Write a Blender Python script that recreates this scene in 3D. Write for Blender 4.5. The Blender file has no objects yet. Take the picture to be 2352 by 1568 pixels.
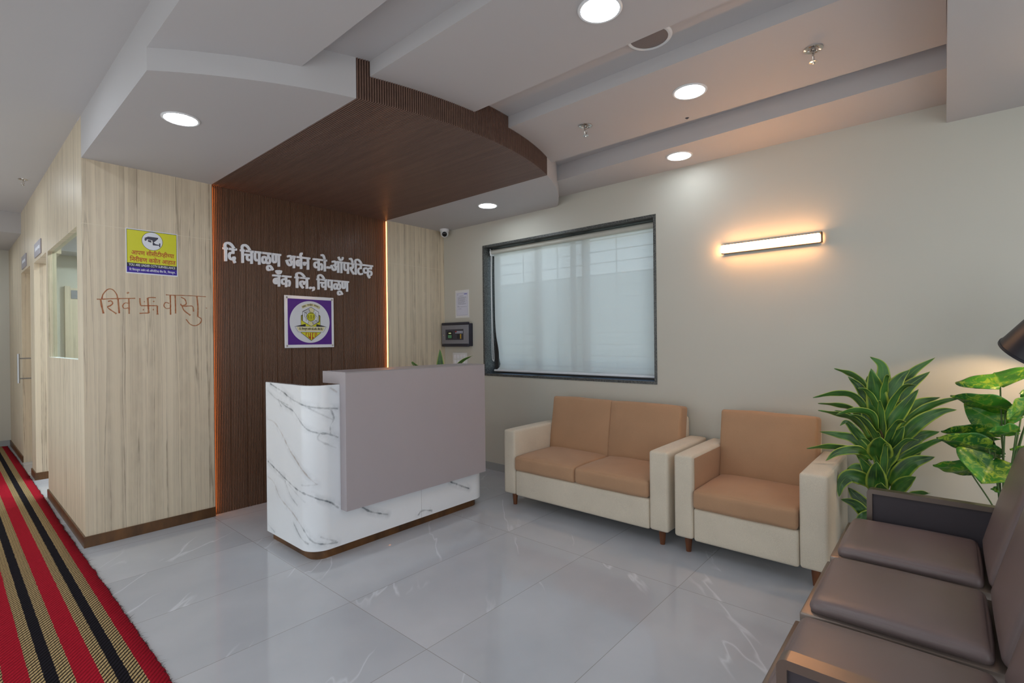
import bpy, bmesh, math, json, random
import numpy as np
from mathutils import Vector, Matrix, Euler, noise
S = bpy.context.scene
COL = S.collection
PI = math.pi
random.seed(7)

EXPOSURE = 0.85
SKY = 1.75
DISC = 13.0
STRIP = 6.0
LAMP = 22.0
BULB = 160.0
CEIL = (188, 185, 186)
WALL = (199, 196, 185)
LAM_D = (216, 200, 174)
LAM_L = (230, 215, 190)
FLO_D = (176, 179, 186)
FLO_L = (192, 194, 200)
TAUPE = (170, 162, 166)
LEATH = (120, 105, 104)
REAR = 24.0
SIDE = 37.0
DISC2 = 36.0
VROT = -0.8
CABIN = 260.0
DISC4 = 30.0

# ------------------------------------------------------------------ camera, sky, exposure
cd = bpy.data.cameras.new('camera')
cam = bpy.data.objects.new('camera', cd)
COL.objects.link(cam)
S.camera = cam
cd.sensor_width = 36.0
cd.lens = 36.0 * 1148.97 / 2352.0
cd.clip_start = 0.03
F_ = Vector((0.75333811, 0.65763143, -0.00160962))
R_ = Vector((0.65758228, -0.75330781, -0.01062466))
U_ = Vector((0.00819965, -0.00694551, 0.99994226))
CAM = Vector((-0.6155, -4.2237, 1.3125))
mw = Matrix.Identity(4)
for i in range(3):
    mw[i][0] = R_[i]; mw[i][1] = U_[i]; mw[i][2] = -F_[i]; mw[i][3] = CAM[i]
cam.matrix_world = mw

S.view_settings.view_transform = 'Standard'
S.view_settings.look = 'None'
S.view_settings.exposure = EXPOSURE
S.view_settings.gamma = 1.0
S.view_settings.use_curve_mapping = False
S.cycles.use_denoising = True
S.cycles.max_bounces = 10
S.cycles.diffuse_bounces = 6
S.cycles.transparent_max_bounces = 16
S.cycles.sample_clamp_indirect = 6.0
S.cycles.caustics_reflective = False
S.cycles.caustics_refractive = False

W = bpy.data.worlds.new('daylight_sky')
S.world = W
W.use_nodes = True
bg = W.node_tree.nodes['Background']
sky_tc = W.node_tree.nodes.new('ShaderNodeTexCoord')
sky_sep = W.node_tree.nodes.new('ShaderNodeSeparateXYZ')
sky_rmp = W.node_tree.nodes.new('ShaderNodeValToRGB')
W.node_tree.links.new(sky_tc.outputs['Generated'], sky_sep.inputs[0])
W.node_tree.links.new(sky_sep.outputs['Z'], sky_rmp.inputs[0])
sky_rmp.color_ramp.elements[0].color = (.66, .70, .69, 1)
sky_rmp.color_ramp.elements[1].color = (.20, .33, .62, 1)
sky_rmp.color_ramp.elements[1].position = .45
W.node_tree.links.new(sky_rmp.outputs[0], bg.inputs[0])
bg.inputs[1].default_value = SKY

# added fill: unseen area lights behind the camera and along the corridor's left wall
def area(name, loc, rot, sx, sy, power, color):
    ld = bpy.data.lights.new(name, 'AREA'); ld.shape = 'RECTANGLE'; ld.size = sx; ld.size_y = sy; ld.energy = power; ld.color = color
    o = bpy.data.objects.new(name, ld); COL.objects.link(o); o.location = loc; o.rotation_euler = rot; return o
area('rear_fill', (.5, -6.42, 1.3), (PI / 2, 0, 0), 3.6, 2.3, REAR, (.88, .95, 1.0))
area('side_fill', (-1.62, -.7, 1.25), (0, -PI / 2, 0), 2.2, 9.0, SIDE, (.88, .95, 1.0))

# ------------------------------------------------------------------ helpers
def lin(c):
    return tuple(((v / 255.0) / 12.92 if v / 255.0 <= .04045 else ((v / 255.0 + .055) / 1.055) ** 2.4) for v in c)

class MT:
    """small wrapper round a material's node tree"""
    def __init__(s, name):
        s.m = bpy.data.materials.new(name); s.m.use_nodes = True
        s.t = s.m.node_tree; s.b = s.t.nodes['Principled BSDF']; s.out = s.t.nodes['Material Output']
    def n(s, typ, props=None, **ins):
        nd = s.t.nodes.new('ShaderNode' + typ)
        for k, v in (props or {}).items(): setattr(nd, k, v)
        for k, v in ins.items():
            key = int(k[1:]) if k[0] == '_' else k.replace('_', ' ')
            if isinstance(v, bpy.types.NodeSocket): s.t.links.new(v, nd.inputs[key])
            else: nd.inputs[key].default_value = v
        return nd
    def link(s, a, b): s.t.links.new(a, b)
    def pos(s): return s.n('NewGeometry').outputs['Position']
    def obj(s): return s.n('TexCoord').outputs['Object']
    def mapped(s, vec, scale=(1, 1, 1), loc=(0, 0, 0), rot=(0, 0, 0)):
        return s.n('Mapping', Vector=vec, Scale=scale, Location=loc, Rotation=rot).outputs[0]
    def math(s, op, a, b=0.0, c=None):
        kw = {'_0': a, '_1': b}
        if c is not None: kw['_2'] = c
        return s.n('Math', {'operation': op}, **kw).outputs[0]
    def ramp(s, fac, stops, interp='LINEAR'):
        r = s.n('ValToRGB', Fac=fac); cr = r.color_ramp; cr.interpolation = interp
        while len(cr.elements) < len(stops): cr.elements.new(.5)
        for e, (p, c) in zip(cr.elements, stops):
            e.position = p; e.color = (c, c, c, 1) if isinstance(c, (int, float)) else (*c[:3], 1)
        return r.outputs[0]
    def mix(s, fac, a, b, mode='MIX'):
        nd = s.t.nodes.new('ShaderNodeMix'); nd.data_type = 'RGBA'; nd.blend_type = mode
        for i, v in ((0, fac), (6, a), (7, b)):
            if isinstance(v, bpy.types.NodeSocket): s.t.links.new(v, nd.inputs[i])
            else: nd.inputs[i].default_value = v if i == 0 else (*v[:3], 1)
        return nd.outputs[2]
    def bump(s, h, strength=.2, dist=.002):
        s.link(s.n('Bump', Height=h, Strength=strength, Distance=dist).outputs[0], s.b.inputs['Normal'])
    def set(s, color=None, rough=None, metal=None, spec=None, **kw):
        def put(k, v):
            if isinstance(v, bpy.types.NodeSocket): s.link(v, s.b.inputs[k])
            else: s.b.inputs[k].default_value = v
        if color is not None: put('Base Color', color if isinstance(color, bpy.types.NodeSocket) else (*color[:3], 1))
        if rough is not None: put('Roughness', rough)
        if metal is not None: put('Metallic', metal)
        if spec is not None: put('Specular IOR Level', spec)
        for k, v in kw.items(): put(k.replace('_', ' '), v)
        return s

def plain(name, srgb, rough=.5, metal=0.0, var=.04, scale=30, bump=0.0, bscale=200, spec=.5):
    m = MT(name); c = lin(srgb)
    f = m.n('TexNoise', Vector=m.pos(), Scale=scale, Detail=3.0).outputs['Fac']
    m.set(m.mix(f, tuple(v * (1 - var) for v in c), tuple(min(1, v * (1 + var)) for v in c)), rough, metal, spec)
    if bump: m.bump(m.n('TexNoise', Vector=m.pos(), Scale=bscale, Detail=2.0).outputs['Fac'], bump)
    return m.m

def glow(name, color, strength):
    m = MT(name)
    m.set((.8, .8, .8), .4, Emission_Color=(*color, 1), Emission_Strength=strength)
    return m.m

def obj(name, bm, mat, parent=None, smooth=False, loc=None):
    me = bpy.data.meshes.new(name); bm.normal_update(); bm.to_mesh(me); bm.free()
    for m in (mat if isinstance(mat, (list, tuple)) else [mat]): me.materials.append(m)
    if smooth:
        for p in me.polygons: p.use_smooth = True
        if smooth != 'all': me.set_sharp_from_angle(angle=math.radians(38))
    o = bpy.data.objects.new(name, me); COL.objects.link(o)
    if parent is not None: o.parent = parent
    if loc is not None: o.location = loc
    return o

def thing(name, label, cat, loc=(0, 0, 0), group=None):
    o = bpy.data.objects.new(name, None); COL.objects.link(o); o.location = loc; o.empty_display_size = .1
    o['label'] = label; o['category'] = cat
    if group: o['group'] = group
    return o
def tag(o, label, cat, group=None):
    o['label'] = label; o['category'] = cat
    if group: o['group'] = group
    return o
def struct(name, bm, mat, smooth=False):
    o = obj(name, bm, mat, None, smooth); o['kind'] = 'structure'; return o

def NB(): return bmesh.new()
def box(bm, x0, x1, y0, y1, z0, z1, mi=0, bev=0.0, seg=2):
    v = [bm.verts.new(p) for p in ((x0, y0, z0), (x1, y0, z0), (x1, y1, z0), (x0, y1, z0), (x0, y0, z1), (x1, y0, z1), (x1, y1, z1), (x0, y1, z1))]
    fs = [bm.faces.new([v[i] for i in q]) for q in ((3, 2, 1, 0), (4, 5, 6, 7), (0, 1, 5, 4), (1, 2, 6, 5), (2, 3, 7, 6), (3, 0, 4, 7))]
    for f in fs: f.material_index = mi
    if bev:
        es = list({e for f in fs for e in f.edges})
        r = bmesh.ops.bevel(bm, geom=es, offset=bev, segments=seg, affect='EDGES', profile=.5)
        for f in r['faces']: f.material_index = mi
    return bm
def quad(bm, a, b, c, d, mi=0):
    f = bm.faces.new([bm.verts.new(p) for p in (a, b, c, d)]); f.material_index = mi; return f
def poly(bm, pts, mi=0):
    f = bm.faces.new([bm.verts.new(p) for p in pts]); f.material_index = mi; return f
def prism(bm, pts, z0, z1, mi=0):
    """plan polygon pts [(x,y)] raised from z0 to z1"""
    a = sum(pts[i][0] * pts[(i + 1) % len(pts)][1] - pts[(i + 1) % len(pts)][0] * pts[i][1] for i in range(len(pts)))
    if a < 0: pts = pts[::-1]
    lo = [bm.verts.new((x, y, z0)) for x, y in pts]; hi = [bm.verts.new((x, y, z1)) for x, y in pts]
    n = len(pts)
    fs = [bm.faces.new(lo[::-1]), bm.faces.new(hi)] + [bm.faces.new((lo[i], lo[(i + 1) % n], hi[(i + 1) % n], hi[i])) for i in range(n)]
    for f in fs: f.material_index = mi
def frame_of(d):
    d = d.normalized(); a = Vector((0, 0, 1)) if abs(d.z) < .9 else Vector((1, 0, 0))
    u = d.cross(a).normalized(); return u, d.cross(u).normalized()
def cyl(bm, p, q, r0, r1=None, n=20, mi=0, cap=True):
    p = Vector(p); q = Vector(q); r1 = r0 if r1 is None else r1
    u, w = frame_of(q - p)
    A = [bm.verts.new(p + (u * math.cos(2 * PI * i / n) + w * math.sin(2 * PI * i / n)) * r0) for i in range(n)]
    B = [bm.verts.new(q + (u * math.cos(2 * PI * i / n) + w * math.sin(2 * PI * i / n)) * r1) for i in range(n)]
    fs = [bm.faces.new((A[i], B[i], B[(i + 1) % n], A[(i + 1) % n])) for i in range(n)]
    if cap: fs += [bm.faces.new(A), bm.faces.new(B[::-1])]
    for f in fs: f.material_index = mi
def lathe(bm, prof, c=(0, 0, 0), n=32, axis=None, mi=0):
    """prof = [(r, h)] turned round axis (default z) at c"""
    d = Vector(axis).normalized() if axis else Vector((0, 0, 1)); c = Vector(c); u, w = frame_of(d)
    rows = []
    for r, h in prof:
        if r < 1e-6: rows.append([bm.verts.new(c + d * h)])
        else: rows.append([bm.verts.new(c + d * h + (u * math.cos(2 * PI * i / n) + w * math.sin(2 * PI * i / n)) * r) for i in range(n)])
    for a, b in zip(rows, rows[1:]):
        for i in range(n):
            j = (i + 1) % n
            if len(a) == 1 and len(b) == 1: continue
            if len(a) == 1: f = bm.faces.new((a[0], b[j], b[i]))
            elif len(b) == 1: f = bm.faces.new((a[i], a[j], b[0]))
            else: f = bm.faces.new((a[i], a[j], b[j], b[i]))
            f.material_index = mi
def smoothpath(pts, k=6):
    P = [Vector(p) for p in pts]
    if len(P) < 3: return [P[0].lerp(P[-1], i / k) for i in range(k + 1)]
    Q = [P[0] * 2 - P[1]] + P + [P[-1] * 2 - P[-2]]; out = []
    for i in range(1, len(Q) - 2):
        for j in range(k):
            t = j / k; a, b, c, d = Q[i - 1:i + 3]
            out.append(.5 * ((2 * b) + (c - a) * t + (2 * a - 5 * b + 4 * c - d) * t * t + (3 * b - a - 3 * c + d) * t ** 3))
    out.append(P[-1]); return out
def tube(bm, pts, r, n=8, mi=0):
    P = [Vector(p) for p in pts]; rows = []; up = None
    for i, p in enumerate(P):
        t = (P[min(i + 1, len(P) - 1)] - P[max(i - 1, 0)])
        u, w = frame_of(t)
        rr = r[i] if isinstance(r, (list, tuple)) else r
        if up is not None:
            t = t.normalized(); u = (up - t * up.dot(t)).normalized(); w = t.cross(u)
        up = u
        rows.append([bm.verts.new(p + (u * math.cos(2 * PI * k / n) + w * math.sin(2 * PI * k / n)) * rr) for k in range(n)])
    for a, b in zip(rows, rows[1:]):
        for k in range(n):
            f = bm.faces.new((a[k], b[k], b[(k + 1) % n], a[(k + 1) % n])); f.material_index = mi
    for f in (bm.faces.new(rows[0]), bm.faces.new(rows[-1][::-1])): f.material_index = mi
def cushion(bm, c, size, r, puff=(0, 0, 0), m=None, mi=0, k=8, wr=0.0, seed=0):
    """upholstered block: rounded box with bulging faces; puff = bulge of the +/-x, +/-y, +/-z faces"""
    h = [s / 2 for s in size]; c = Vector(c)
    def params(a):
        rr = min(r, a * .98); e = [-a + rr * (1 - math.cos(i * PI / 8)) * 1.0 for i in range(4)]
        e = [-a, -a + rr * .15, -a + rr * .45, -a + rr]
        mid = [(-a + rr) + (2 * a - 2 * rr) * i / k for i in range(1, k)]
        return e + mid + [-v for v in e[::-1]]
    L = [params(a) for a in h]; vm = {}
    def vert(p):
        key = tuple(round(v, 6) for v in p)
        if key in vm: return vm[key]
        inner = Vector([max(-h[i] + r, min(h[i] - r, p[i])) if h[i] > r else 0 for i in range(3)])
        d = Vector(p) - inner
        q = inner + d.normalized() * r if d.length > 1e-9 else Vector(p)
        u = [max(0, 1 - (p[i] / h[i]) ** 2) for i in range(3)]
        for i in range(3):
            j, l = (i + 1) % 3, (i + 2) % 3
            q[i] += math.copysign(puff[i] * (u[j] * u[l]) ** .6, p[i]) * min(1, abs(p[i] / h[i])) ** 2
        if wr: q += Vector((0, 0, 1)) * wr * noise.noise(Vector((q.x * 7 + seed, q.y * 7, q.z * 9)))
        if m is not None: q = m @ q
        v = bm.verts.new(q + c); vm[key] = v; return v
    for ax in range(3):
        j, l = (ax + 1) % 3, (ax + 2) % 3
        for sgn in (-1, 1):
            for a in range(len(L[j]) - 1):
                for b in range(len(L[l]) - 1):
                    vs = []
                    for da, db in ((0, 0), (1, 0), (1, 1), (0, 1)):
                        p = [0, 0, 0]; p[ax] = sgn * h[ax]; p[j] = L[j][a + da]; p[l] = L[l][b + db]; vs.append(vert(p))
                    if sgn < 0: vs = vs[::-1]
                    if len(set(vs)) == 4:
                        try: f = bm.faces.new(vs); f.material_index = mi
                        except ValueError: pass

# ---- lettering: every glyph comes from the built-in font; half letters are cut, joined signs are drawn
def _flat(txt, off):
    cu = bpy.data.curves.new('lettering', 'FONT'); cu.body = txt; cu.size = 1; cu.offset = off; cu.resolution_u = 4
    o = bpy.data.objects.new('lettering', cu); COL.objects.link(o)
    bpy.context.view_layer.update()
    ev = o.evaluated_get(bpy.context.evaluated_depsgraph_get()); me = ev.to_mesh()
    V = [tuple(v.co[:2]) for v in me.vertices]; T = [tuple(p.vertices) for p in me.polygons]
    ev.to_mesh_clear(); bpy.data.objects.remove(o); bpy.data.curves.remove(cu)
    return V, T
_fc = {}
def flat(t, off):
    if (t, off) not in _fc: _fc[(t, off)] = _flat(t, off)
    return _fc[(t, off)]
def adv(t):
    k = ('adv', t)
    if k not in _fc:
        b = max(v[0] for v in flat('|', 0)[0]); _fc[k] = max(v[0] for v in flat(t + '|', 0)[0]) - b
    return _fc[k]
def stroke2d(pts, w):
    P = [Vector((*p, 0)) for p in pts]; P = smoothpath(P, 5) if len(P) > 2 else P
    V = []; T = []
    for i, p in enumerate(P):
        t = (P[min(i + 1, len(P) - 1)] - P[max(i - 1, 0)]).normalized(); nn = Vector((-t.y, t.x, 0))
        ww = w[0] + (w[1] - w[0]) * i / (len(P) - 1) if isinstance(w, tuple) else w
        V += [tuple((p + nn * ww / 2)[:2]), tuple((p - nn * ww / 2)[:2])]
    T = [(2 * i, 2 * i + 1, 2 * i + 3, 2 * i + 2) for i in range(len(P) - 1)]
    return V, T
H0 = H1 = None
def word(tokens, off=.0):
    """tokens: plain strings, ('half', ch) stemless letter, ('reph',), ('ksha',) -> (verts, faces), height of a plain letter = 1"""
    global H0, H1
    if H0 is None:
        pa = flat('\u092a', 0)[0]; H0 = min(v[1] for v in pa); H1 = max(v[1] for v in pa)
    x = 0.0; VV = []; TT = []
    lay = [0]
    def add(V, T, dx=0.0):
        lay[0] += 1
        b = len(VV); VV.extend((vx + dx, vy, lay[0]) for vx, vy in V); TT.extend(tuple(i + b for i in t) for t in T)
    hh = H1 - H0; bar = .1 * hh
    merged = []
    for tk in tokens:
        if isinstance(tk, str) and merged and isinstance(merged[-1], str): merged[-1] += tk
        else: merged.append(tk)
    for tk in merged:
        if isinstance(tk, str):
            add(*flat(tk, off), dx=x); x += adv(tk)
        elif tk[0] == 'half':
            V, T = flat(tk[1], off); a = adv(tk[1]); cut = a - .20
            bm = bmesh.new(); vs = [bm.verts.new((*v, 0)) for v in V]
            for t in T:
                try: bm.faces.new([vs[i] for i in t])
                except ValueError: pass
            bmesh.ops.bisect_plane(bm, geom=bm.verts[:] + bm.edges[:] + bm.faces[:], plane_co=(cut, 0, 0), plane_no=(1, 0, 0), clear_outer=True)
            bm.verts.index_update()
            V2 = [tuple(v.co[:2]) for v in bm.verts]; T2 = [tuple(v.index for v in f.verts) for f in bm.faces]; bm.free()
            add(V2, T2, dx=x)
            x += cut - .01
        elif tk[0] == 'reph':
            w = .085 + 2 * off
            add(*stroke2d([(x - .13, H1 - .02), (x - .17, H1 + .09), (x - .13, H1 + .17), (x - .04, H1 + .16)], w))
        elif tk[0] == 'ksha':
            w = .075 + 2 * off
            add(*stroke2d([(x, H1 - bar / 2 + .02), (x + .60, H1 - bar / 2 + .02)], w))
            add(*stroke2d([(x + .46, H1), (x + .46, H0)], w))
            Y_ = lambda f: H0 + f * hh
            add(*stroke2d([(x + .20, H1), (x + .13, Y_(.78)), (x + .22, Y_(.62)), (x + .34, Y_(.56)), (x + .46, Y_(.55))], w))
            add(*stroke2d([(x + .24, Y_(.60)), (x + .10, Y_(.46)), (x + .11, Y_(.28)), (x + .24, Y_(.27)), (x + .28, Y_(.40))], w * .9))
            add(*stroke2d([(x + .18, Y_(.30)), (x + .28, Y_(.14)), (x + .36, Y_(.0))], w))
            x += .60
    return [(vx, (vy - H0) / hh, l) for vx, vy, l in VV], TT
def fit(W_, x0, x1, z0, h):
    V, T = W_; a = min(v[0] for v in V); b = max(v[0] for v in V)
    return [(x0 + (v[0] - a) * (x1 - x0) / (b - a), z0 + v[1] * h, v[2]) for v in V], T
def ink(bm, W_, put, depth=.0005, mi=0):
    """raise flat lettering: put(u, v, d) -> world point; closed solid of the given depth"""
    V, T = W_
    b2 = bmesh.new(); vs = [b2.verts.new((v[0], v[1], v[2] * 1e-3)) for v in V]
    for t in T:
        try: b2.faces.new([vs[i] for i in t])
        except ValueError: pass
    bmesh.ops.remove_doubles(b2, verts=b2.verts[:], dist=1e-6)
    b2.verts.index_update()
    fr = [bm.verts.new(put(v.co.x, v.co.y, depth * (1 + .06 * (round(v.co.z * 1000) % 5)))) for v in b2.verts]; bk = [bm.verts.new(put(v.co.x, v.co.y, 0)) for v in b2.verts]
    for f in b2.faces:
        ids = [v.index for v in f.verts]
        try: bm.faces.new([fr[i] for i in ids]).material_index = mi
        except ValueError: pass
    for e in b2.edges:
        if len(e.link_faces) == 1:
            i, j = e.verts[0].index, e.verts[1].index
            try: bm.faces.new((fr[i], fr[j], bk[j], bk[i])).material_index = mi
            except ValueError: pass
    b2.free()
DATA = json.loads('''{"DRAC":[[[[2.719,-3.938,0.83],[2.688,-3.933,0.982],[2.656,-3.91,1.144]],0.103],[[[2.72,-3.955,0.861],[2.737,-3.956,1.069],[2.753,-3.948,1.158],[2.765,-3.895,1.203]],0.08],[[[2.72,-3.955,0.861],[2.722,-3.98,0.982],[2.725,-4.023,1.085],[2.729,-4.069,1.138]],0.086],[[[2.718,-3.929,0.802],[2.744,-4.004,1.005],[2.77,-4.077,1.122],[2.798,-4.17,1.201]],0.063],[[[2.72,-3.958,0.805],[2.737,-4.041,1.019],[2.756,-4.15,1.13]],0.08],[[[2.72,-3.957,0.781],[2.701,-4.024,0.907],[2.682,-4.106,1.043]],0.069],[[[2.716,-3.911,0.919],[2.697,-3.856,1.035],[2.678,-3.803,1.096]],0.051],[[[2.715,-3.897,1.0],[2.735,-3.832,1.092],[2.752,-3.729,1.134]],0.034],[[[2.716,-3.911,0.859],[2.694,-3.836,0.982],[2.67,-3.748,1.0],[2.644,-3.641,0.971]],0.037],[[[2.716,-3.901,0.799],[2.723,-3.822,0.906],[2.73,-3.749,0.928],[2.736,-3.65,0.93]],0.031],[[[2.715,-3.895,0.763],[2.71,-3.833,0.853],[2.705,-3.763,0.878],[2.696,-3.657,0.895]],0.032],[[[2.718,-3.929,0.802],[2.683,-3.905,0.898],[2.643,-3.831,0.915],[2.604,-3.757,0.89]],0.037],[[[2.715,-3.89,0.715],[2.694,-3.834,0.795],[2.674,-3.795,0.844],[2.655,-3.767,0.824]],0.046],[[[2.716,-3.909,0.646],[2.703,-3.833,0.745],[2.69,-3.754,0.767],[2.677,-3.666,0.776]],0.049],[[[2.715,-3.89,0.644],[2.688,-3.804,0.691],[2.66,-3.706,0.7],[2.632,-3.61,0.68]],0.035],[[[2.715,-3.89,0.667],[2.671,-3.846,0.698],[2.624,-3.762,0.682],[2.58,-3.71,0.635]],0.049],[[[2.716,-3.908,0.497],[2.687,-3.859,0.542],[2.658,-3.807,0.551],[2.63,-3.772,0.506],[2.605,-3.767,0.442]],0.076],[[[2.715,-3.899,0.526],[2.711,-3.845,0.587],[2.707,-3.791,0.577]],0.07],[[[2.715,-3.897,0.312],[2.69,-3.832,0.393],[2.665,-3.767,0.415]],0.059],[[[2.715,-3.897,0.367],[2.726,-3.842,0.417],[2.737,-3.792,0.468]],0.065],[[[2.718,-3.927,0.448],[2.668,-3.928,0.554],[2.618,-3.933,0.657]],0.099],[[[2.719,-3.947,0.428],[2.654,-3.949,0.496],[2.589,-3.952,0.556]],0.076],[[[2.719,-3.941,0.634],[2.644,-3.946,0.723],[2.569,-3.951,0.797]],0.115],[[[2.72,-3.956,0.606],[2.693,-3.996,0.744],[2.667,-4.046,0.849]],0.087],[[[2.725,-4.013,0.822],[2.761,-4.085,0.951],[2.799,-4.189,0.996]],0.051],[[[2.725,-4.013,0.822],[2.733,-4.121,0.934],[2.74,-4.207,0.984],[2.746,-4.274,1.002]],0.04],[[[2.725,-4.013,0.741],[2.719,-4.104,0.866],[2.712,-4.19,0.931],[2.704,-4.252,0.946]],0.069],[[[2.724,-4.003,0.659],[2.756,-4.093,0.78],[2.789,-4.185,0.818]],0.069],[[[2.724,-4.003,0.647],[2.719,-4.103,0.731],[2.711,-4.172,0.781],[2.701,-4.219,0.797]],0.04],[[[2.722,-3.983,0.516],[2.699,-4.068,0.65],[2.677,-4.168,0.705]],0.081],[[[2.723,-3.992,0.471],[2.677,-4.041,0.549],[2.631,-4.093,0.603]],0.07],[[[2.726,-4.029,0.432],[2.706,-4.093,0.499],[2.685,-4.147,0.517]],0.035],[[[2.722,-3.974,0.527],[2.757,-4.047,0.636],[2.793,-4.118,0.732]],0.07],[[[2.716,-3.911,0.919],[2.735,-3.889,1.034],[2.754,-3.884,1.097]],0.046],[[[2.717,-3.918,0.541],[2.733,-3.868,0.625],[2.75,-3.827,0.664]],0.052],[[[2.718,-3.933,0.496],[2.704,-3.881,0.597],[2.692,-3.853,0.654]],0.058],[[[2.721,-3.966,0.642],[2.755,-4.02,0.784],[2.788,-4.056,0.876]],0.069],[[[2.717,-3.92,0.778],[2.723,-3.872,0.938],[2.732,-3.852,0.996]],0.063],[[[2.719,-3.948,0.827],[2.745,-3.957,1.013],[2.772,-3.975,1.107]],0.074],[[[2.72,-3.954,0.359],[2.698,-3.994,0.42],[2.677,-4.04,0.435]],0.059],[[[2.717,-3.916,0.352],[2.688,-3.871,0.338],[2.66,-3.835,0.313]],0.053]],"POTH":[[[2.741,-4.409,1.067],[2.833,-4.392,1.131],0.153],[[2.74,-4.426,0.954],[2.672,-4.228,1.026],0.042],[[2.801,-4.411,0.881],[2.809,-4.279,0.966],0.077],[[2.773,-4.384,0.816],[2.725,-4.19,0.837],0.043],[[2.714,-4.365,0.767],[2.646,-4.173,0.815],0.048],[[2.688,-4.458,0.859],[2.634,-4.359,0.866],0.03],[[2.792,-4.406,0.729],[2.771,-4.258,0.737],0.037],[[2.748,-4.302,0.634],[2.697,-4.158,0.664],0.038],[[2.683,-4.379,0.719],[2.565,-4.335,0.632],0.134],[[2.734,-4.524,1.029],[2.688,-4.468,1.042],0.033],[[2.715,-4.507,0.988],[2.641,-4.417,0.927],0.037],[[2.722,-4.398,0.574],[2.703,-4.373,0.576],0.015],[[2.787,-4.483,0.928],[2.82,-4.434,0.946],0.055],[[2.764,-4.522,0.771],[2.729,-4.438,0.774],0.018]],"GRAF":[[[[0.07,1.615],[0.096,1.616],[0.145,1.622],[0.212,1.627],[0.277,1.632]],0.0053],[[[0.09,1.614],[0.095,1.573],[0.104,1.522]],0.0075],[[[0.096,1.619],[0.104,1.651],[0.129,1.684],[0.154,1.683],[0.174,1.655],[0.18,1.629]],0.0053],[[[0.128,1.603],[0.145,1.607],[0.153,1.591],[0.14,1.575],[0.126,1.567],[0.134,1.554],[0.152,1.539],[0.173,1.522]],0.0062],[[[0.182,1.624],[0.185,1.577],[0.188,1.526]],0.0075],[[[0.241,1.596],[0.22,1.597],[0.207,1.578],[0.215,1.56],[0.237,1.564]],0.0049],[[[0.241,1.628],[0.242,1.58],[0.242,1.524]],0.0062],[[[0.233,1.671],[0.24,1.664]],0.0097],[[[0.348,1.639],[0.351,1.585],[0.353,1.533]],0.0084],[[[0.303,1.634],[0.304,1.604],[0.308,1.583]],0.0066],[[[0.308,1.583],[0.356,1.585],[0.404,1.587]],0.0058],[[[0.353,1.533],[0.329,1.532],[0.3,1.529]],0.0058],[[[0.348,1.639],[0.37,1.643],[0.396,1.643]],0.0058],[[[0.404,1.587],[0.404,1.554],[0.405,1.524]],0.0075],[[[0.326,1.612],[0.331,1.611]],0.0071],[[[0.38,1.618],[0.387,1.614]],0.0071],[[[0.32,1.556],[0.325,1.555]],0.0071],[[[0.377,1.559],[0.383,1.558]],0.0071],[[[0.456,1.668],[0.497,1.667],[0.59,1.67],[0.713,1.669]],0.0044],[[[0.477,1.607],[0.454,1.612],[0.444,1.589],[0.458,1.57],[0.482,1.574]],0.0049],[[[0.483,1.664],[0.484,1.596],[0.484,1.526]],0.0075],[[[0.514,1.665],[0.515,1.598],[0.515,1.536]],0.0071],[[[0.55,1.656],[0.575,1.641],[0.582,1.607],[0.555,1.595],[0.547,1.608]],0.0058],[[[0.555,1.597],[0.569,1.56],[0.609,1.525]],0.0071],[[[0.559,1.589],[0.599,1.594],[0.625,1.591],[0.63,1.554]],0.0058],[[[0.653,1.668],[0.659,1.587],[0.657,1.517]],0.0075],[[[0.657,1.517],[0.68,1.501],[0.674,1.471],[0.643,1.45],[0.608,1.459],[0.581,1.495]],0.0053],[[[0.711,1.585],[0.72,1.582]],0.0035]],"VEIN":[[[[0.075,1.046],[0.249,1.004],[0.376,0.966],[0.53,0.936],[0.611,0.923],[0.726,0.908]],0.9,0],[[[0.181,0.952],[0.284,0.918],[0.391,0.893],[0.477,0.84],[0.547,0.793],[0.61,0.771],[0.664,0.762],[0.728,0.732]],0.75,0],[[[0.181,0.952],[0.228,0.909]],0.6,0],[[[0.029,0.809],[0.129,0.797],[0.233,0.735],[0.332,0.651],[0.419,0.598],[0.513,0.539],[0.543,0.513],[0.595,0.465]],0.6,1],[[[0.021,0.53],[0.14,0.496],[0.309,0.448],[0.415,0.421],[0.533,0.405],[0.606,0.377],[0.675,0.344],[0.727,0.298]],1.0,0],[[[0.019,0.427],[0.109,0.403],[0.194,0.324],[0.358,0.266],[0.462,0.216]],0.5,1],[[[0.462,0.216],[0.508,0.186],[0.556,0.135],[0.603,0.11],[0.716,0.089]],0.8,0],[[[0.686,0.904],[0.703,0.849],[0.681,0.808],[0.68,0.755]],0.55,0],[[[0.683,1.038],[0.723,1.01]],0.4,1],[[[0.375,0.204],[0.46,0.142],[0.538,0.11]],0.5,0],[[[0.894,0.259],[0.962,0.211],[1.084,0.161]],0.9,0],[[[1.34,0.092],[1.375,0.111],[1.46,0.089]],0.7,0],[[[1.643,0.257],[1.738,0.21],[1.836,0.162]],0.9,0],[[[0.484,0.454],[0.599,0.465]],0.3,0],[[[0.617,0.771],[0.609,0.731],[0.714,0.669]],0.45,0],[[[0.272,0.441],[0.343,0.362],[0.43,0.322]],0.4,0],[[[0.308,0.431],[0.522,0.356]],0.25,0],[[[0.034,1.0],[0.152,0.955],[0.321,0.925]],0.3,0],[[[0.53,0.936],[0.626,0.882],[0.699,0.842]],0.4,0],[[[0.01,0.111],[0.11,0.082]],0.3,0],[[[0.618,0.147],[0.707,0.099]],0.4,0]]}''')
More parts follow.
